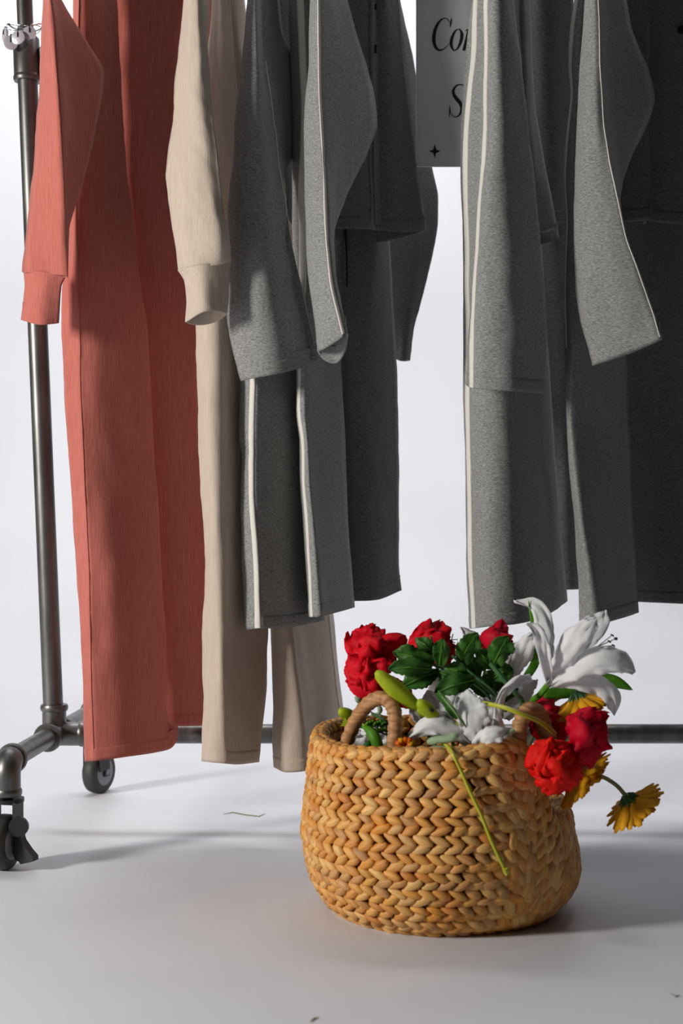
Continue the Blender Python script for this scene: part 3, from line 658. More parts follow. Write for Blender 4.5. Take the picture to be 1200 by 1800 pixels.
# one braid strand (unit length along x, width along y, thickness along z)
def strand_mesh(seed):
    rnd = random.Random(seed); vs = [(-.5, .0, -.18)]; uv = [(0, 0)]; st = [(-.36, .52, .70), (-.10, .98, 1.0), (.17, .96, .95), (.38, .55, .55)]
    for x, w_, t in st:
        for k in range(6):
            a = 2 * math.pi * k / 6; vs.append((x, .5 * w_ * math.cos(a) * (1 + .08 * rnd.uniform(-1, 1)), .5 * t * math.sin(a))); uv.append((x + .5, k / 6 if k < 4 else 1 - k / 6 + .1))
    vs.append((.5, .0, -.25)); uv.append((1, 0)); fs = []
    for k in range(6): fs.append((0, 1 + (k + 1) % 6, 1 + k))
    for s_ in range(3):
        for k in range(6): a, b = 1 + s_ * 6 + k, 1 + s_ * 6 + (k + 1) % 6; fs.append((a, b, b + 6, a + 6))
    for k in range(6): fs.append((19 + k, 19 + (k + 1) % 6, 25))
    return vs, fs, uv
SM = [strand_mesh(i) for i in range(5)]
items = []       # (matrix, score)
def put(ph, zz, ang, L, W, T, off=0, twist=0):
    p, eh, ev, nn = frame(ph, zz, off); ca, sa = math.cos(ang), math.sin(ang)
    x = eh * ca + ev * sa; y = -eh * sa + ev * ca; z = nn
    tl = math.radians(random.uniform(-7, 7)); y, z = y * math.cos(tl) + z * math.sin(tl), z * math.cos(tl) - y * math.sin(tl)
    x2 = x * math.cos(twist) + z * math.sin(twist); z2 = z * math.cos(twist) - x * math.sin(twist)
    m_ = Matrix(((x2.x * L, y.x * W, z2.x * T, p.x), (x2.y * L, y.y * W, z2.y * T, p.y), (x2.z * L, y.z * W, z2.z * T, p.z), (0, 0, 0, 1)))
    view = (Vector((0, 0, H)) - p).normalized(); vis = nn.dot(view)
    items.append((vis * L * W / (p - Vector((0, 0, H))).length ** 2, m_))
rr = random.Random(5); PB0, PB1 = math.radians(-50), math.radians(24)
# arc-length table up the profile
tab = [(0, 0)]; z = 0; L_ = 0
while z < HT: L_ += math.hypot(.002, rad(z + .002) - rad(z)); z += .002; tab.append((L_, z))
def z_at(s_):
    for (a, za), (b, zb) in zip(tab, tab[1:]):
        if s_ <= b: return za + (zb - za) * (s_ - a) / (b - a)
    return HT
NR = 11; pitch = (tab[-1][0] - .006) / NR
def bnd(zz): return math.radians(-50 - 13 * math.sin(math.pi * min(1, zz / .24)) ** 1.5 + 3 * math.sin(zz * 130))
for r_ in range(NR):
    zc_ = z_at(.006 + pitch * (r_ + .5)); n_ = int(2 * math.pi * rad(zc_) / .0215); ph0 = rr.uniform(0, .1)
    for i in range(n_):
        for up in (1, -1):
            ph = -math.pi + 2 * math.pi * (i + ph0) / n_ + (.02 if up > 0 else 0) + rr.uniform(-.008, .008)
            zz = z_at(.006 + pitch * (r_ + .5 + .25 * up)) ; d = math.degrees(ph)
            if bnd(zz) + .05 < ph < PB1: continue
            tilt = -math.radians(46) * sstep(-88, -58, d) - math.radians(0) + math.radians(30) * (sstep(22, 30, d) * (1 - sstep(30, 60, d)))
            put(ph, zz, up * math.radians(25 + rr.uniform(-7, 7)) + tilt, .0325 * rr.uniform(.9, 1.15) * (1 + .12 * sstep(-88, -62, d)), .0146 * rr.uniform(.85, 1.15) * (1 + .45 * sstep(-88, -62, d) * (d < 0)), .0125 * rr.uniform(.85, 1.15), off=rr.uniform(-.0008, .0012), twist=math.radians(rr.uniform(2, 10)))
PB0 = math.radians(-66); nc = int((PB1 - PB0) * .2 / .0225)
for c in range(nc + 1):
    for side in (-1, 1):
        ph = PB0 + (PB1 - PB0) * (c + .5 + .25 * side) / (nc + 1) + rr.uniform(-.008, .008); hh = tab[-1][0] * htop(ph) / HT; n_ = int(hh / .0205)
        for i in range(n_ + 1):
            zz = z_at(.004 + (tab[-1][0] - .008) * (i + .35 + .3 * (c % 2) + .25 * (side > 0) + rr.uniform(-.12, .12)) / (n_ + 1.2))
            if ph < bnd(zz) - .05: continue
            put(ph, zz, math.radians(-90 + side * 17 + 12 * (ph - PB1) / (PB0 - PB1) + rr.uniform(-9, 9)) , .036 * rr.uniform(.9, 1.25), .0185 * rr.uniform(.85, 1.15), .0135, off=rr.uniform(-.001, .002), twist=math.radians(4))
for i in range(62):                                       # rim braid
    ph = 2 * math.pi * i / 62
    put(ph, HT - .003, math.radians(-20 + rr.uniform(-8, 8)), .034, .0165, .015, off=-.003)
    put(ph + .05, HT, math.radians(-12 + rr.uniform(-8, 8)), .030, .013, .016, off=-.011)
items.sort(key=lambda t: -t[0])
meshes = []
for i, (v_, f_, u_) in enumerate(SM):
    me = bpy.data.meshes.new('strand'); me.from_pydata([Vector(v) for v in v_], [], f_); ul = me.uv_layers.new(name='UVMap')
    for li, l in enumerate(me.loops): ul.data[li].uv = u_[l.vertex_index]
    me.polygons.foreach_set('use_smooth', [True] * len(me.polygons)); me.materials.append(M['straw']); meshes.append(me)
Tb = Matrix.Translation(-BC)
for k_, (s_, m_) in enumerate(items[:300]):
    o = bpy.data.objects.new('strand', meshes[k_ % 5]); C.objects.link(o); o.parent = bk; o.matrix_local = Tb @ m_
def join_strands(name, lst):
    vs = []; fs = []; uvs = []
    for k_, m_ in enumerate(lst):
        v_, f_, u_ = SM[k_ % 5]; b_ = len(vs); vs += [m_ @ Vector(v) for v in v_]; fs += [tuple(i + b_ for i in f) for f in f_]; uvs += u_
    o = obj(name, vs, fs, M['straw'], bk, uvs=uvs); o['kind'] = 'stuff'; return o
join_strands('strand', [m_ for _, m_ in items[300:]])
items = []
for r_ in range(3):                                       # strands on the inner wall, seen at the left and back
    for i in range(54):
        ph = 2 * math.pi * i / 54
        for up in (1, -1): put(ph, HT - .012 - .026 * r_ + .0065 * up, up * .5, .027, .014, .010, off=-.019)
join_strands('inner_strand', [m_ for _, m_ in items])
def handle(pts, r):
    pt = spline(pts, 60); rs = [r * (1.03 + .10 * math.sin(i * 1.9)) for i in range(61)]
    for i in range(61): pt[i] = pt[i] + Vector((.0004 * math.sin(i * 2.7), 0, .0004 * math.cos(i * 3.1)))
    return MB().tube(pt, rs, 14).build('handle', M['wrap'], bk)
handle([P(600, 1335, 2.12), P(614, 1292, 2.12), P(630, 1258, 2.10), P(652, 1233, 2.07), P(676, 1228, 2.05), P(692, 1248, 2.04), P(694, 1285, 2.035), P(688, 1345, 2.03)], .0102)
handle([P(912, 1380, 2.03), P(912, 1320, 2.02), P(914, 1275, 2.02), P(926, 1250, 2.03), P(944, 1252, 2.05), P(958, 1280, 2.07), P(968, 1320, 2.08), P(974, 1385, 2.09)], .0112)

# ------------------------------------------------------------------ flowers
CAMV = Vector((0, 0, H))
def blade(name, parent, pts, w, mt, cup=.15, ruf=0, nl=14, nw=6, tipw=.0, face=None, seed=0, basew=.25, peak=.55, vein=0, twist=0, serr=0, frill=0):
    """petal or leaf: pts = spine (px,py,D), w = full width in px at its widest"""
    sp = [P(*p) if not isinstance(p, Vector) else p for p in pts]; n = nl; vs = []; fs = []
    D = sp[0].y; W = w * D / F
    for i in range(n + 1):
        t = i / n; p = cr(sp, t); q = cr(sp, min(1, t + .02)); o = cr(sp, max(0, t - .02)); tg = (q - o).normalized()
        vw = face or (CAMV - p).normalized(); side = tg.cross(vw)
        if side.length < 1e-4: side = Vector((1, 0, 0))
        side.normalize(); nn = side.cross(tg).normalized()
        if twist: Rt = Matrix.Rotation(twist * t, 3, tg); side = Rt @ side; nn = Rt @ nn
        if t < peak: ww = basew + (1 - basew) * math.sin(math.pi / 2 * t / peak)
        else: ww = tipw + (1 - tipw) * math.cos(math.pi / 2 * (t - peak) / (1 - peak)) ** .8
        for j in range(nw + 1):
            s_ = j / nw * 2 - 1; wj = ww * (1 + (serr * (1 if i % 2 else -1) if abs(s_) > .99 else 0))
            r_ = noise.noise(Vector((t * 3.1 + seed * 7.7, s_ * 1.6, seed * 3.3))) * ruf * W * (.3 + abs(s_)) if ruf else 0
            v_ = vein * W * (-(abs(s_) < .01) + .4 * math.sin(abs(s_) * 9 + t * 22)) if vein else 0
            if frill: r_ += noise.noise(Vector((t * 13 + seed * 5.1, (1 if s_ > 0 else -1) * 3.7, seed))) * frill * W * abs(s_) ** 3 + noise.noise(Vector((t * 6 + seed, s_ * 5, seed * 2.2))) * frill * .35 * W
            vs.append(p + side * (s_ * wj * W / 2) + nn * (cup * W * (1 - s_ * s_) * ww + r_ + v_) + side * (r_ * .4))
    for i in range(n):
        for j in range(nw): a = i * (nw + 1) + j; fs.append((a, a + 1, a + nw + 2, a + nw + 1))
    ob = obj(name, vs, fs, mt, parent)
    md = ob.modifiers.new('thickness', 'SOLIDIFY'); md.thickness = .0006; md.offset = 0
    return ob
def stem(parent, pts, r=.0022, mt=None, name='stem'):
    return MB().tube(spline([P(*p) if not isinstance(p, Vector) else p for p in pts], 14), r, 8).build(name, mt or M['stem'], parent)
INB = lambda dx=0, dy=0: Vector((BC.x + dx, BC.y + dy, .03))
def ftag(name, base, label, cat, group=None): return thing(name, P(*base), label, cat, group)

# --- big white lily
l1 = ftag('lily', (962, 1204, 2.06), 'large white lily in profile with black-tipped stamens, highest at the right of the basket', 'flower', 'white lilies')
B = (964, 1202, 2.06)
blade('petal', l1, [B, (961,1150,2.08), (958,1105,2.09), (941,1066,2.10), (903,1058,2.11)], 33, M['white'], .12, .35, vein=.03, frill=.22, nl=26, nw=10, seed=1, basew=.3, peak=.5)
blade('petal', l1, [B, (958,1165,2.03), (951,1125,2.02), (940,1104,2.02), (924,1096,2.02)], 24, M['white'], -.15, .3, vein=.03, frill=.22, nl=26, nw=10, seed=2, basew=.4, peak=.5)
blade('petal', l1, [B, (990,1160,2.08), (1022,1120,2.09), (1050,1095,2.09), (1062,1073,2.10)], 46, M['white'], .1, .25, vein=.03, frill=.22, nl=26, nw=10, seed=3, basew=.25, peak=.6)
blade('petal', l1, [B, (985,1165,2.04), (1010,1130,2.02), (1032,1105,2.01), (1048,1085,2.01)], 44, M['white'], .2, .25, vein=.03, frill=.22, nl=26, nw=10, seed=4, basew=.25, peak=.55)
blade('petal', l1, [B, (1000,1178,2.04), (1045,1164,2.02), (1086,1162,2.02), (1117,1181,2.03)], 48, M['white'], .18, .3, vein=.03, frill=.22, nl=26, nw=10, seed=5, basew=.3, peak=.55)
blade('petal', l1, [B, (1008,1198,2.05), (1048,1204,2.05), (1074,1226,2.05), (1080,1257,2.06)], 34, M['white'], .18, .25, vein=.03, frill=.22, nl=26, nw=10, seed=6, basew=.3, peak=.6)
for (x, y) in ((1081, 1123), (1075, 1117), (1077, 1135), (1070, 1128)):
    s_ = stem(l1, [(1000, 1165, 2.06), (1044, 1140, 2.06), (x, y, 2.06)], .0008, M['pale'], 'stamen')
    MB().tube([P(x - 2, y - 2, 2.06), P(x + 2, y, 2.06), P(x + 3, y + 2, 2.06)], [.001, .0028 if y == 1123 else .0012, .001], 8).build('anther', M['ink'], s_)
stem(l1, [B, (948, 1222, 2.07), (932, 1240, 2.09), (900, 1330, 2.12), (860, 1400, 2.15)], .0048, M['leafb'])
blade('leaf', l1, [(1040,1196,2.10), (1062,1196,2.10), (1085,1200,2.10), (1112,1213,2.10)], 25, M['leafb'], .2, basew=.5, peak=.4)
blade('leaf', l1, [(955,1222,2.09), (985,1216,2.09), (1015,1212,2.09), (1048,1210,2.09)], 26, M['leafb'], .15, basew=.5, peak=.45, seed=4)
blade('leaf', l1, [(925,1190,2.10), (940,1165,2.10), (946,1130,2.10), (936,1092,2.10), (928,1054,2.10)], 15, M['leafb'], .1, basew=.9, peak=.25, seed=7)
# --- rear white lily, half hidden
l2 = ftag('lily', (890, 1200, 2.14), 'half-hidden white lily behind the green leaves, with petals beside the small red rose', 'flower', 'white lilies')
blade('petal', l2, [(898,1200,2.13), (908,1170,2.11), (925,1135,2.10), (937,1110,2.10)], 36, M['white'], .2, .3, vein=.03, frill=.22, nl=26, nw=10, seed=9, basew=.35, peak=.5)
blade('petal', l2, [(893,1195,2.14), (893,1175,2.13), (908,1150,2.13), (926,1128,2.12)], 40, M['white'], .2, .3, vein=.03, frill=.22, nl=26, nw=10, seed=10, basew=.5, peak=.5)
blade('petal', l2, [(868,1170,2.20), (850,1145,2.20), (832,1122,2.20), (808,1102,2.20)], 28, M['white'], .2, .25, vein=.03, frill=.22, nl=26, nw=10, seed=11, basew=.6, peak=.55)
blade('petal', l2, [(885,1262,2.15), (905,1235,2.14), (925,1212,2.14), (945,1195,2.14)], 34, M['white'], .2, .3, vein=.03, frill=.22, nl=26, nw=10, seed=12, basew=.7, peak=.5)
blade('petal', l2, [(850,1250,2.17), (868,1225,2.16), (880,1212,2.16), (900,1200,2.16)], 42, M['white'], .2, .3, vein=.03, frill=.22, nl=26, nw=10, seed=13, basew=.7, peak=.5)
stem(l2, [(893, 1200, 2.15), (880, 1260, 2.17), (850, 1380, 2.19)], .003)
# --- front white lily in the middle
l3 = ftag('lily', (838, 1308, 2.03), 'open white lily with a green throat lying low over the front rim of the basket', 'flower', 'white lilies')
blade('petal', l3, [(846,1306,2.03), (838,1280,2.025), (824,1250,2.03), (814,1217,2.05)], 58, M['white'], .18, .25, vein=.03, frill=.22, nl=26, nw=10, seed=14, basew=.5, peak=.6, tipw=.35)
blade('petal', l3, [(880,1303,2.04), (882,1280,2.03), (874,1252,2.02), (881,1222,2.02), (908,1194,2.03), (934,1192,2.04)], 19, M['white'], .3, .7, vein=.03, frill=.3, nl=26, nw=10, seed=15, basew=.8, peak=.4, twist=.6)
blade('petal', l3, [(830,1300,2.04), (795,1284,2.03), (752,1276,2.03), (712,1300,2.04)], 40, M['white'], .25, .35, vein=.03, frill=.22, nl=26, nw=10, seed=16, basew=.5, peak=.5)
blade('petal', l3, [(825,1306,2.07), (790,1280,2.09), (765,1262,2.10), (735,1262,2.10)], 34, M['white'], .2, .3, vein=.03, frill=.22, nl=26, nw=10, seed=17, basew=.5, peak=.5)
blade('petal', l3, [(838,1312,2.02), (852,1302,2.0), (868,1292,1.995), (892,1284,2.0)], 34, M['white'], .35, .3, vein=.03, frill=.22, nl=26, nw=10, seed=18, basew=.8, peak=.4, tipw=.3)
blade('petal', l3, [(845,1306,2.06), (858,1275,2.07), (868,1250,2.08), (866,1225,2.09)], 34, M['white'], .2, .3, vein=.03, frill=.22, nl=26, nw=10, seed=19, basew=.5, peak=.5)
for q in range(3): blade('throat', l3, [(838 - q * 6, 1306, 2.035), (820 - q * 8, 1290, 2.03), (800 - q * 6, 1268, 2.03)], 8, M['bud'] if q == 0 else M['pale'], .2, basew=.9)
stem(l3, [(860, 1307, 2.0), (880, 1296, 1.995), (903, 1283, 2.0)], .0035, M['pale'])
stem(l3, [(842, 1306, 2.06), (846, 1340, 2.10), (830, 1420, 2.15)], .003)
# --- white lily deep at the left of the basket
l4 = ftag('lily', (655, 1330, 2.18), 'white lily lying deep inside the basket under the left handle', 'flower', 'white lilies')
for i, (x, y, d_) in enumerate(((618, 1300, 2.18), (632, 1282, 2.22), (660, 1278, 2.24), (690, 1290, 2.2), (700, 1312, 2.14), (640, 1315, 2.12))):
    blade('petal', l4, [(660, 1330, 2.18), ((660 + x) / 2, (1330 + y) / 2 - 6, (2.18 + d_) / 2), (x, y, d_)], 34, M['white'], .2, .3, vein=.03, frill=.22, nl=26, nw=10, seed=20 + i, basew=.6, peak=.5)
stem(l4, [(660, 1330, 2.18), (670, 1390, 2.18), (690, 1450, 2.18)], .003)
# --- fillers of white lily petals behind, over the left-centre
l5 = ftag('lily', (745, 1280, 2.2), 'white lily showing crumpled petals between the lime buds and the rose leaves', 'flower', 'white lilies')
for i, (x, y, d_) in enumerate(((720, 1222, 2.16), (752, 1213, 2.15), (785, 1222, 2.16), (800, 1190, 2.2), (775, 1178, 2.2), (812, 1212, 2.14))):
    blade('petal', l5, [(760, 1290, 2.2), ((760 + x) / 2, (1290 + y) / 2, d_), (x, y, d_)], 40, M['white'], .2, .3, vein=.03, frill=.22, nl=26, nw=10, seed=30 + i, basew=.6, peak=.6)
stem(l5, [(760, 1285, 2.2), (770, 1350, 2.2), (780, 1430, 2.2)], .003)

# --- buds
def bud(base, tip, w, label, D, name='lily_bud', grp='lily buds', mt='bud'):
    t = ftag(name, (*base, D), label, 'flower bud', grp); a, b = P(*base, D), P(*tip, D - .02); ps = []; rs = []
    n_ = 14; R = w / 2 * D / F; vs = []; fs = []
    ax = (b - a).normalized(); s1_ = ax.cross(Vector((0, 1, 0))).normalized(); s2_ = ax.cross(s1_)
    for i in range(n_ + 1):
        u = i / n_; r = R * (.25 + .75 * math.sin(math.pi * (.08 + .86 * u)) ** .75) * (1 if u < .97 else .6); c = a.lerp(b, u) + s2_ * 0
        for k in range(18):
            th = 2 * math.pi * k / 18; rk = r * (1 + .09 * math.cos(3 * th)); vs.append(c + (s1_ * math.cos(th) + s2_ * math.sin(th)) * rk)
    for i in range(n_):
        for k in range(18): fs.append((i * 18 + k, i * 18 + (k + 1) % 18, (i + 1) * 18 + (k + 1) % 18, (i + 1) * 18 + k))
    fs.append(tuple(range(17, -1, -1))); fs.append(tuple(n_ * 18 + k for k in range(18)))
    obj('bud', vs, fs, M[mt], t); return t
t = bud((734, 1243), (661, 1181), 31, 'long lime-yellow lily bud pointing up left over the left handle', 2.05); stem(t, [(732, 1241, 2.05), (752, 1262, 2.06), (780, 1310, 2.08)], .0025, M['bud'])
t = bud((768, 1262), (735, 1232), 25, 'short lime-yellow lily bud just below the long one, with a dark hole', 2.04); stem(t, [(766, 1260, 2.04), (790, 1290, 2.05), (800, 1320, 2.07)], .0025, M['bud'])
MB().tube([P(758, 1247, 2.016), P(760, 1249, 2.008)], .003, 10).build('bud_hole', M['ink'], t)
t = bud((757, 1263), (735, 1246), 16, 'slim lime lily bud tucked under the short one', 2.06); stem(t, [(756, 1262, 2.06), (775, 1300, 2.08)], .002, M['bud'])
t = bud((626, 1262), (596, 1249), 22, 'small lime bud poking out above the left rim of the basket', 2.2); stem(t, [(624, 1261, 2.2), (650, 1290, 2.18), (670, 1350, 2.17)], .002, M['bud'])

# --- rose leaves
def leaf_spray(name, base, label, leaves, stems):
    t = ftag(name, base, label, 'leaf spray', 'rose leaf sprays')
    for i, (b, tp, w_, D, mt) in enumerate(leaves):
        mid = ((b[0] + tp[0]) / 2, (b[1] + tp[1]) / 2 - 3, D - .012)
        lf = blade('leaf', t, [(b[0], b[1], D), mid, (tp[0], tp[1], D - .004)], w_, M[mt], .05, .22, seed=40 + i, basew=.25, peak=.5, nl=16, nw=8, vein=.03, serr=.06)
        MB().tube([P(b[0], b[1], D - .0015), P(mid[0], mid[1], mid[2] - .16 * w_ * D / F - .001), P(tp[0] * .9 + b[0] * .1, tp[1] * .9 + b[1] * .1, D - .008)], [.0011, .0008, .0004], 6).build('midrib', M['leafb'], lf)
    for s_, r in stems: stem(t, s_, r, M['stem'])
    return t
leaf_spray('rose_leaves', (770, 1172, 2.1), 'spray of serrated dark green rose leaves left of centre, over the second red rose', [
    ((760, 1168), (690, 1146), 38, 2.08, 'leaf'), ((758, 1176), (682, 1176), 34, 2.07, 'leaf'), ((764, 1150), (729, 1122), 26, 2.09, 'leaf'),
    ((772, 1170), (778, 1122), 33, 2.07, 'leaf'), ((772, 1180), (704, 1208), 42, 2.09, 'leaf'), ((765,1190), (720,1195), 36, 2.11, 'leaf')],
    [([(760, 1168, 2.085), (800, 1185, 2.09), (850, 1215, 2.1), (880, 1260, 2.12)], .0022), ([(765, 1150, 2.1), (757, 1118, 2.07)], .0014)])
leaf_spray('rose_leaves', (830, 1196, 2.1), 'spray of dark green rose leaves in the middle, above the open white lily', [
    ((806, 1168), (839, 1112), 40, 2.08, 'leaf'), ((832, 1196), (764, 1218), 38, 2.07, 'leaf'), ((828, 1192), (778, 1172), 32, 2.08, 'leaf'),
    ((840, 1190), (822, 1150), 26, 2.10, 'leaf'), ((850, 1180), (850, 1140), 28, 2.11, 'leaf'), ((835, 1210), (800, 1165), 34, 2.12, 'leaf'), ((855,1225),(830,1190),34,2.12,'leaf'), ((800,1200),(770,1180),30,2.12,'leaf')],
    [([(794, 1152, 2.075), (830, 1185, 2.07), (868, 1216, 2.07), (890, 1250, 2.09)], .002), ([(808, 1166, 2.09), (830, 1190, 2.09), (866, 1222, 2.09)], .0016), ([(822, 1180, 2.08), (850, 1205, 2.08), (875, 1225, 2.09)], .0016)])
leaf_spray('rose_leaves', (864, 1170, 2.1), 'spray of broad dark green rose leaves in front of the small red rose', [
    ((866, 1170), (893, 1118), 44, 2.07, 'leaf'), ((868, 1192), (900, 1176), 34, 2.09, 'leaf'), ((862, 1176), (838, 1140), 30, 2.09, 'leaf'), ((875, 1215), (850, 1180), 40, 2.11, 'leaf'), ((885,1235),(905,1195),30,2.13,'leaf')],
    [([(862, 1166, 2.06), (885, 1195, 2.05), (905, 1218, 2.05), (918, 1238, 2.06), (905, 1290, 2.08)], .0038), ([(862, 1170, 2.09), (868, 1210, 2.1), (860, 1280, 2.12)], .002)])
lg = leaf_spray('lily_leaf', (800, 1258, 2.03), 'long green leaves with pale edges hanging down left of the open lily', [
    ((768, 1218), (806, 1268), 16, 2.03, 'leaf'), ((770, 1214), (822, 1282), 7, 2.025, 'pale'), ((800,1300),(780,1255),18,2.06,'leaf')], [([(806, 1268, 2.03), (820, 1300, 2.04)], .0012)])
lg['category'] = 'leaf'; del lg['group']
t = ftag('lily_leaf', (667, 1322, 2.07), 'curved green leaf standing inside the basket below the left handle', 'leaf')
blade('leaf', t, [(668,1326,2.06), (660,1300,2.06), (648,1283,2.07), (635,1277,2.08)], 20, M['leafb'], .3, basew=.8, peak=.3, seed=3); blade('leaf', t, [(650,1335,2.08), (645,1318,2.08), (650,1300,2.08)], 24, M['leaf'], .3, basew=.8, peak=.3, seed=5)
stem(t, [(664, 1330, 2.07), (668, 1380, 2.09)], .002)
t = ftag('fern_sprig', (680, 1285, 2.14), 'bright green fern sprig with pale tips at the left inside the basket', 'leaf sprig')
for i in range(9):
    x = 640 + i * 4.5; blade('leaflet', t, [(x, 1278 + (i % 2) * 4, 2.15), (x + 5, 1272 - (i % 3) * 2, 2.14), (x + 9, 1268 + i * .6, 2.14)], 6, M['leafb'], .2, nl=5, nw=2)
    blade('leaflet', t, [(x, 1280, 2.15), (x + 4, 1284, 2.14), (x + 8, 1287 - i * .3, 2.14)], 6, M['leafb'], .2, nl=5, nw=2)
for i in range(5): blade('leaflet', t, [(622, 1280, 2.15), (610, 1275 - i * 2, 2.15), (597 + i * 2, 1276 - i * 4, 2.15)], 4, M['bud'], .2, nl=5, nw=2)
stem(t, [(612, 1276, 2.16), (650, 1282, 2.155), (690, 1300, 2.16), (720, 1360, 2.16)], .0015)
t = ftag('twig_sprig', (660, 1262, 2.12), 'thin grey-green twig with tiny round leaves beside the left handle', 'leaf sprig')
stem(t, [(690, 1340, 2.17), (672, 1262, 2.14), (655, 1254, 2.14), (640, 1240, 2.14), (632, 1230, 2.14)], .0015, M['pale']); stem(t, [(700, 1276, 2.13), (676, 1266, 2.13), (653, 1254, 2.14)], .002, M['stem'])
blade('leaf', t, [(638, 1236, 2.14), (631, 1230, 2.13), (623, 1225, 2.13)], 13, M['pale'], .2, basew=.6, nl=6, nw=3); blade('leaf', t, [(664, 1256, 2.14), (668, 1248, 2.13), (664, 1238, 2.13)], 9, M['pale'], .2, nl=6, nw=3)
t = ftag('small_orange_flower', (712, 1310, 2.03), 'small orange and red blossom peeping over the front rim near the left handle', 'flower')
for i in range(9):
    a = math.radians(i * 40 + 10); blade('petal', t, [(712, 1310, 2.03), (712 + 10 * math.cos(a), 1308 - 7 * math.sin(a), 2.02), (712 + 19 * math.cos(a), 1308 - 13 * math.sin(a), 2.025)], 11, M['orange' if i % 3 else 'yellow'], .2, nl=6, nw=3)
stem(t, [(712, 1312, 2.03), (715, 1340, 2.05), (730, 1400, 2.1)], .002)
blade('petal', t, [(664,1330,2.04),(672,1320,2.03),(680,1310,2.03)], 13, M['yellow'], .2)
t = ftag('pale_leaf', (760, 1318, 2.0), 'pale sage leaf and soft green bud lying on the front rim of the basket', 'leaf')
blade('leaf', t, [(726,1318,2.01), (745,1322,1.995), (770,1318,1.99), (794,1314,1.99)], 15, M['pale'], .3, .3, basew=.5); MB().tube(spline([P(752, 1305, 2.0), P(770, 1300, 1.99), P(790, 1298, 1.985), P(806, 1290, 1.985)], 12), [.003, .005, .006, .006, .0055, .0055, .0055, .0055, .006, .006, .0065, .005, .003], 10).build('bud', M['pale'], t)
blade('leaf', t, [(690,1322,2.0), (705,1322,1.995), (718,1326,1.99)], 14, M['leafb'], .3)
t = ftag('loose_stem', (795, 1325, 1.975), 'thin yellow-green stem draped down the front of the basket', 'flower stem')
def bs(px, py, off=.012):
    # point on the basket's front under this pixel
    D = 1.97
    for _ in range(12):
        p = P(px, py, D); r = rad(min(HT, max(0, p.z))) + off; dx = p.x - BC.x; D = BC.y - math.sqrt(max(.0001, r * r - dx * dx))
    return P(px, py, D)
MB().tube(spline([P(770, 1300, 2.0), P(787, 1312, 1.985), bs(797, 1328, .016), bs(810, 1355), bs(826, 1392), bs(845, 1432), bs(862, 1475), bs(877, 1508), bs(890, 1534)], 40), .0026, 8).build('stem', M['stemyel'], t)
MB().tube([bs(887, 1526, .013), bs(891, 1536, .013)], .0042, 8).build('stem_tip', M['stemyel'], t)
t = ftag('loose_stem', (884, 1243, 2.0), 'yellow-green stem lying across the top of the right handle', 'flower stem')
MB().tube(spline([P(850, 1236, 2.03), P(884, 1243, 2.005), P(915, 1255, 1.997), P(951, 1270, 2.01), P(975, 1290, 2.03)], 16), .0034, 8).build('stem', M['stemyel'], t)
t = ftag('wire_stamens', (797, 1135, 2.12), 'thin black wire stamens beside the second red rose', 'stamens')
for pp in ([(788,1150),(794,1122),(796,1114)], [(790,1125),(804,1124),(804,1132),(797,1137)], [(790,1128),(800,1130)], [(794,1140),(804,1133)]): MB().tube([P(x, y, 2.13) for x, y in pp], .0008, 6).build('stamen', M['ink'], t)
stem(t, [(788, 1150, 2.13), (800, 1200, 2.14), (820, 1300, 2.16)], .001)

# --- roses
def rose(label, base, petals, mt, stems=None, cat_group='red roses', seed=0):
    t = ftag('rose', base, label, 'flower', cat_group)
    for i, (tip, w_, dD, cup) in enumerate(petals):
        b = base; mid = ((b[0] + tip[0]) / 2 + (tip[1] - b[1]) * .06, (b[1] + tip[1]) / 2, b[2] + dD * .5 - .012)
        blade('petal', t, [b, mid, (tip[0], tip[1], b[2] + dD)], w_ * 1.4, M[mt], cup * (.9 if i % 2 else .5), .26, seed=seed + i * 1.7, basew=.42, peak=.62, tipw=.22, nl=20, nw=10, frill=.22)
    for k in range(5):
        a = k * 1.257; b = base; blade('sepal', t, [b, (b[0] + 9 * math.cos(a), b[1] + 7 * math.sin(a), b[2] + .004), (b[0] + 18 * math.cos(a), b[1] + 13 * math.sin(a), b[2] + .008)], 5, M['leaf'], .2, nl=5, nw=2)
    if stems: stem(t, [base] + stems, .0026)
    return t
rose('full red rose at the far left top of the flowers', (664, 1160, 2.15), [((618,1113),44,.03,.25), ((644,1101),40,.04,.2), ((662,1102),34,.02,.25), ((712,1119),32,.0,.3), ((694,1156),28,-.01,.2), ((622,1146),34,-.01,.3), ((650,1116),36,-.03,.35), ((642,1134),30,-.03,.3)], 'red', [(670,1210,2.17), (700,1300,2.18), (720,1380,2.18)], seed=1)
rose('red rose below the far left one, behind the lime bud', (670, 1190, 2.13), [((606,1172),42,0,.3), ((612,1206),40,0,.25), ((644,1230),36,0,.25), ((680,1158),26,-.02,.3), ((716,1245),34,0,.2), ((690,1228),34,.01,.2), ((630,1186),40,-.03,.35), ((648,1210),38,-.03,.3)], 'red', [(690,1250,2.15), (710,1330,2.17)], seed=20)
rose('red rose standing at the top behind the leaves, second from the left', (762, 1156, 2.14), [((736,1104),38,0,.3), ((754,1090),38,.02,.3), ((774,1092),34,.02,.25), ((726,1130),30,0,.3), ((795,1128),34,0,.25), ((794,1160),30,.0,.2), ((766,1108),40,-.02,.4)], 'red', [(775,1200,2.16), (800,1330,2.18)], seed=40)
rose('small red rosebud poking up right of the middle leaves', (876, 1148, 2.15), [((852,1116),28,0,.3), ((866,1102),34,0,.3), ((883,1089),22,.01,.2), ((893,1118),28,0,.3), ((893,1142),26,0,.3), ((874,1106),36,-.02,.4), ((884,1112),28,-.02,.3)], 'crimson', [(880,1200,2.17), (870,1330,2.18)], seed=60)
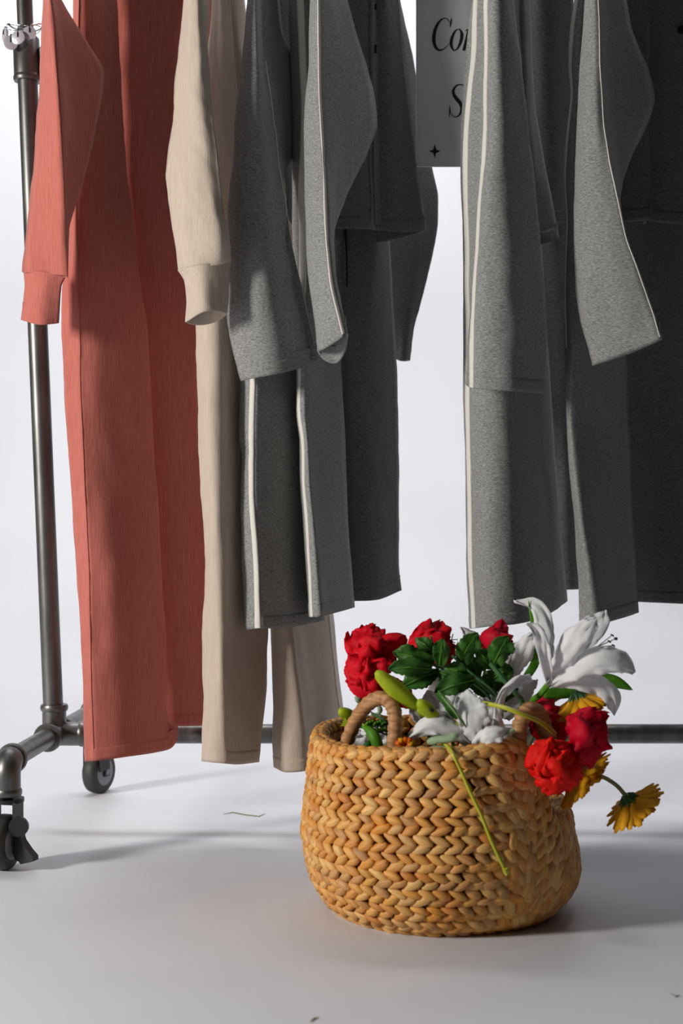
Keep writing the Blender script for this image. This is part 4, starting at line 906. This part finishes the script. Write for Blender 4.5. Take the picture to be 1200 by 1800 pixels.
rose('dark red rose in shade behind the right handle', (962, 1275, 2.10), [((930,1240),40,.02,.3), ((952,1226),42,.02,.3), ((985,1245),40,.02,.3), ((1000,1275),38,.01,.3), ((985,1305),42,0,.3), ((940,1290),44,0,.3), ((960,1250),40,-.03,.4)], 'crimson', [(940,1320,2.12), (900,1400,2.14)], seed=80)
rose('crimson rose hanging over the right side, in front of the yellow daisies', (1012, 1300, 2.02), [((1024,1254),34,0,.35), ((1046,1247),34,.01,.3), ((1068,1256),32,.01,.2), ((1058,1308),42,.01,.25), ((1062,1280),46,0,.3), ((1034,1343),46,0,.3), ((1012,1340),36,.01,.3), ((1040,1278),44,-.03,.4), ((1026,1312),40,-.035,.4)], 'crimson', [(985,1310,2.05), (950,1360,2.12), (900,1430,2.15)], seed=100)
rose('orange-red rose overhanging the sagging right rim, lowest of all the roses', (972, 1345, 1.99), [((935,1310),46,0,.3), ((945,1335),46,-.02,.3), ((940,1370),44,0,.3), ((960,1393),42,0,.25), ((990,1390),44,0,.3), ((1016,1370),44,0,.3), ((1020,1345),42,.01,.3), ((1000,1315),44,.01,.3), ((968,1310),44,.01,.3), ((968,1362),44,-.04,.4), ((992,1350),42,-.04,.4), ((955,1338),36,-.03,.4)], 'orangered', [(960,1340,2.06), (920,1400,2.12)], seed=120)

# --- yellow daisies (gerberas)
def daisy(label, c, axis, R, stems, n=22, spread=58, lo=0, hi=360, mt='yellow'):
    t = ftag('yellow_daisy', c, label, 'flower', 'yellow daisies'); c3 = P(*c); ax = Vector(axis).normalized()
    u = ax.cross(Vector((0, 1, .2))).normalized(); v = ax.cross(u)
    for k in range(n):
        for lay_ in (0, 1):
            a = math.radians(lo + (hi - lo) * (k + .5 * lay_) / n) + random.uniform(-.05, .05); sp = math.radians(spread - 9 * lay_ + random.uniform(-4, 4)); rr_ = R * random.uniform(.92, 1.06) * (1 - .1 * lay_)
            dr = (u * math.cos(a) + v * math.sin(a)); d1 = ax * math.cos(sp) + dr * math.sin(sp); d2 = ax * math.cos(sp + .25) + dr * math.sin(sp + .25)
            p0 = c3 + dr * .006; p1 = p0 + d1 * rr_ * .5; p2 = p1 + d2 * rr_ * .5
            blade('petal', t, [p0, p1, p2], R * .36 * F / c[2], M[mt], .15, 0, nl=5, nw=2, face=(dr - ax * .6).normalized(), basew=.45, peak=.6, tipw=.35)
    cal = MB()
    for k in range(46):
        a = k * 2.4; r0 = .0045 + .0085 * (k / 46); dr = u * math.cos(a) + v * math.sin(a)
        cal.tube([c3 - ax * .004 + dr * r0 * .6, c3 + dr * r0 * 1.2 + ax * (.002), c3 + dr * (r0 * 1.55) + ax * .007], [.0016, .0015, .0003], 5)
    cal.tube([c3 - ax * .006, c3 - ax * .002, c3 + ax * .004], [.004, .008, .009], 12)
    cal.build('calyx', M['stem'], t); stem(t, stems, .0033, M['stemtan'])
    MB().tube([c3 + ax * .004, c3 + ax * .010, c3 + ax * .014], [.010, .011, .005], 14).build('flower_centre', M['orange'], t)
daisy('yellow daisy drooping furthest right on a bent stem, seen from behind', (1102, 1404, 2.06), (.55, .15, -.70), .046, [(1102,1402,2.06), (1080,1378,2.07), (1046,1362,2.08), (1000,1368,2.10), (950,1400,2.15)])
daisy('yellow daisy below the crimson rose, half hidden against the basket side', (1008, 1356, 2.07), (.50, -.05, -.42), .054, [(1008,1354,2.07), (980,1350,2.12), (930,1400,2.15)])
daisy('yellow daisy behind the big lily, above the crimson rose', (1014, 1221, 2.075), (.35, .1, -.70), .046, [(1014,1219,2.075), (990,1222,2.14), (950,1260,2.16), (900,1400,2.18)])

# ------------------------------------------------------------------ tiny litter on the floor
def fl(px, py): return P(px, py, H * F / (py - 900))
for lab, pts in (('thin dry stem fragment lying on the floor left of the basket', [(392,1432), (410,1429), (430,1433), (455,1436), (466,1431)]), ('tiny dark fleck on the floor at the lower right', [(1178,1748), (1188,1753), (1194,1751)]), ('tiny dark smudge of litter near the bottom centre', [(544,1798), (552,1792), (560,1790)])):
    b0 = fl(*pts[0]); MB().tube([fl(*p) + Vector((0, 0, .0012)) for p in pts], [.0004] + [.0010] * (len(pts) - 2) + [.0004], 6).build('dry_fragment', M['stemtan'], loc=b0)
    tag(bpy.data.objects[[o.name for o in C.objects if o.name.startswith('dry_fragment')][-1]], lab, 'litter')
